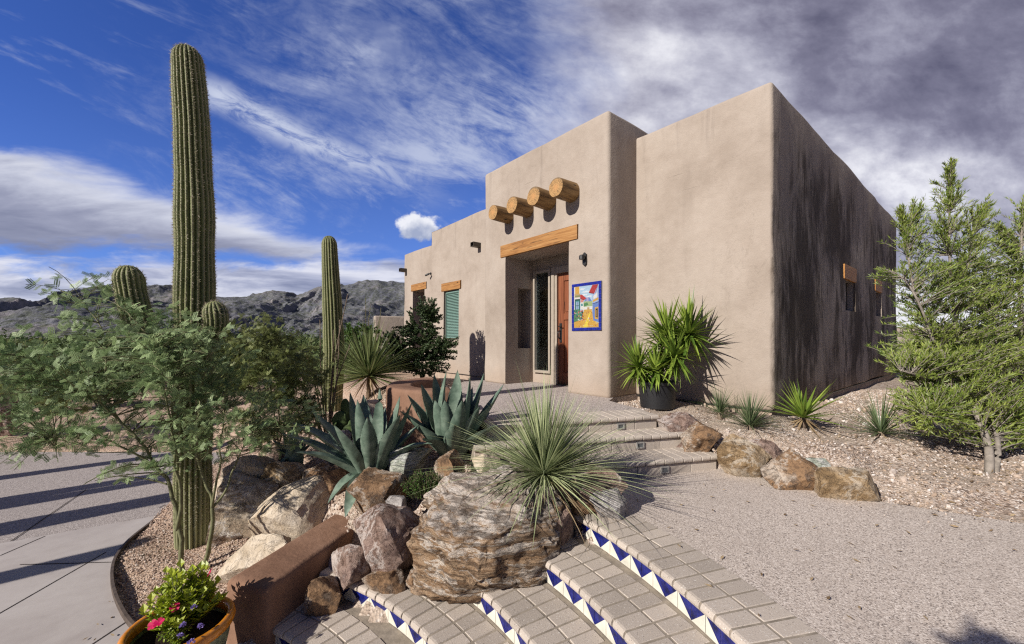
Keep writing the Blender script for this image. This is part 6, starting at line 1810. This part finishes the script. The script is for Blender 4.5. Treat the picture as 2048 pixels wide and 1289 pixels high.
for k in range(22):
    a = rg.uniform(0, 2 * PI); q = rg.uniform(.2, 1); p1 = np.array((math.cos(a) * .10 * q, math.sin(a) * .08 * q, .13 * rg.uniform(.5, 1)))
    v, f = tube([(0, 0, 0), p1 * .5 + (0, 0, .01), p1], .002, 4, cap=False); st.add(v, f); m = 14; t = rg.uniform(.2, 1, m)[:, None]
    place(lf, *tpl_simple(.25), p1 * t, rg.normal(size=(m, 3)) + (0, 0, .5), rg.normal(size=(m, 3)) + (0, 0, 1), .022 * rg.uniform(.6, 1.2, m), rg.uniform(0, .6, m))
st.build('stems', M['green_bark'], vl); lf.build('leaves', M['bedding_leaf'], vl)
for c in (D(366, 1252, 2.22), D(402, 1254, 2.24), D(360, 1274, 2.17), D(388, 1216, 2.32), D(382, 1286, 2.18)):
    mb = MB(); c = c - (fc + (.05, -.08, .345)); m = 34
    d = unit(rg.normal(size=(m, 3))); d[:, 2] = np.abs(d[:, 2]) * 1.2
    place(mb, [(0, 0, 0), (.4, .6, 0), (0, 1, 0), (-.4, .6, 0)], [(0, 1, 2, 3)], c + d * .006, d, rg.normal(size=(m, 3)), .014 * rg.uniform(.7, 1.2, m), rg.uniform(0, 1, m))
    mb.build('bloom', M['violet_petal'], vl)

# ------------------------------------------------------------------ plain of scrub and shrubs further off
rg = np.random.default_rng(109)
def far_shrub(name, label, x, y, w, h, seed, n=900, leaf=.07, group=None, mat='scrub_leaf', tones=(0, 1)):
    rg = np.random.default_rng(seed); z = float(terrain(x, y)); root = thing(name, label, 'shrub', (x, y, z), group=group)
    tb, cb = MB(), MB()
    nb = 9; cs = []
    for k in range(nb):
        a = rg.uniform(0, 2 * PI); q = rg.uniform(.1, .75); c = np.array((math.cos(a) * q * w / 2, math.sin(a) * q * w / 2, h * rg.uniform(.35, .85) * (1.1 - q * .5))); cs.append(c)
        v, f = tube(spline([(0, 0, -.05), c * .5 + (0, 0, .05), c], 8), np.linspace(.025, .008, 8 if False else len(spline([(0, 0, -.05), c * .5 + (0, 0, .05), c], 8))), 5); tb.add(v, f)
    cs = np.array(cs); k = rg.integers(0, nb, n)
    p = cs[k] + unit(rg.normal(size=(n, 3))) * (rg.uniform(.3, 1, n) ** .5)[:, None] * np.array((w * .28, w * .28, h * .26)); p[:, 2] = np.maximum(p[:, 2], .05)
    place(cb, *tpl_simple(.34), p, rg.normal(size=(n, 3)) + (0, 0, .3), rg.normal(size=(n, 3)) + (0, 0, .6), leaf * rg.uniform(.6, 1.3, n), tones[0] + (tones[1] - tones[0]) * np.clip(rg.normal(.5, .25, n), 0, 1))
    tb.build('trunk', M['twig_bark'], root); cb.build('crown', M[mat], root)
    return root
FS = [(30, 672, 24, 3.2, 2.4), (95, 668, 30, 4.5, 2.6), (160, 676, 20, 3.2, 2.2), (225, 672, 27, 4.0, 2.6), (300, 680, 18, 2.8, 2.0), (350, 672, 32, 4.4, 2.8), (460, 672, 22, 3.4, 2.3), (520, 668, 28, 4.6, 2.9), (580, 672, 19, 3.0, 2.2), (640, 670, 25, 3.6, 2.4), (700, 668, 30, 4.0, 2.8), (-40, 676, 21, 3.4, 2.5), (60, 700, 17, 2.6, 1.7), (150, 705, 14.5, 2.2, 1.4), (250, 700, 16, 2.4, 1.5), (330, 705, 13.5, 2.0, 1.3), (-10, 690, 19, 3, 2), (480, 690, 15, 2.4, 1.6), (610, 690, 16, 2.4, 1.7), (200, 695, 11.5, 1.8, 1.1), (90, 720, 11.0, 1.9, 1.1), (400, 685, 18, 2.8, 1.9), (660, 700, 13, 1.9, 1.3), (560, 690, 13, 2.0, 1.3), (430, 700, 12, 1.8, 1.2), (20, 715, 13, 2.4, 1.6)]
for k, (px, py, Y, w, h) in enumerate(FS):
    c = D(px, py, Y); far_shrub('desert_shrub', 'rounded desert shrub on the plain below the mountains', float(c[0]), Y, w, h, 500 + k, 1500, .11, 'desert shrubs on the plain', tones=(.1 + .05 * (k % 4), .6 + .1 * (k % 5)))
def far_scrub():
    rg = np.random.default_rng(77); mb = MB(); n = 3200
    th = rg.uniform(-1.0, .15, n); r = 24 * (420 / 24) ** rg.uniform(0, 1, n) ** .8
    x = np.sin(th) * r; y = np.cos(th) * r; z = terrain(x, y)
    for k in range(n):
        near = r[k] < 75
        m = 420 if near else 90; s = rg.uniform(1.0, 2.4) * (1 + r[k] / 300)
        p = np.array((x[k], y[k], z[k] + s * .42)) + unit(rg.normal(size=(m, 3))) * (rg.uniform(.4, 1, m) ** .5)[:, None] * np.array((s * .9, s * .9, s * .45))
        place(mb, *tpl_simple(.4), p, rg.normal(size=(m, 3)), rg.normal(size=(m, 3)) + (0, 0, .6), s * (.075 if near else .22) * rg.uniform(.6, 1.3, m), np.clip(rg.normal(rg.uniform(.15, .6), .2, m), 0, 1))
    tag(mb.build('far_scrub', M['scrub_leaf']), kind='stuff')
far_scrub()
# shrubs beyond the olive trees
for k, (px, Y, w, h) in enumerate([(1900, 9.5, 2.6, 1.1), (2030, 8.0, 2.2, 1.2), (2150, 10, 3.0, 1.6)]):
    c = D(px, 700, Y); far_shrub('desert_shrub', ['low green shrub behind the forked olive tree', 'low green shrub behind the tree at the right edge', 'wide shrub at the far right beyond the trees'][k], float(c[0]), Y, w, h, 560 + k, 2600, .05, None, 'scrub_leaf')

# trees and cacti standing left of and behind the view: their shadows fall across the driveway
for k, (x, y, h) in enumerate([(-7.6, .85, 2.9), (-9.2, 3.0, 3.3), (-9.7, 2.2, 3.6), (-8.7, 1.8, 3.3), (-10.6, 3.6, 3.9)]):
    b = np.array((x, y, -.03)); saguaro('saguaro', ['single column saguaro left of the driveway nearest the viewer', 'saguaro fourth along the row left of the driveway', 'tall saguaro third along the row left of the driveway', 'stout saguaro second along the row left of the driveway', 'tallest saguaro at the far end of the row left of the driveway'][k], b, [('trunk', [b, b + (0, 0, h * .5), b + (0, 0, h)], np.array([.15, .16, .13]) * (1.6 if k == 3 else 1.0), 14, .16)], 60 + k, True, spine=.03, dens=.12)

def side_tree(name, label, x, y, z0, crowns, seed):
    rg = np.random.default_rng(seed); b = np.array((x, y, z0))
    tips = np.concatenate([ellip(rg, n, c, r) for c, r, n in crowns])
    bush(name, label, 'tree', tuple(b), [([b, b * .5 + np.asarray(c) * .5 + (0.1, 0, 0), np.asarray(c)], .06, .015) for c, r, n in crowns], tips, seed, [tpl_simple(.3)], 26, .06, 'mat_leaf', 'grey_bark', .006, .15, 0, .2, .8)
side_tree('shade_tree', 'small leafy tree behind the viewer whose shadow reaches the terrace corner', -1.9, -1.9, 0, [((-1.7, -1.65, 3.42), (.42, .40, .28), 110), ((-2.1, -2.0, 3.55), (.4, .4, .3), 70), ((-1.25, -1.75, 3.45), (.42, .4, .26), 80)], 71)
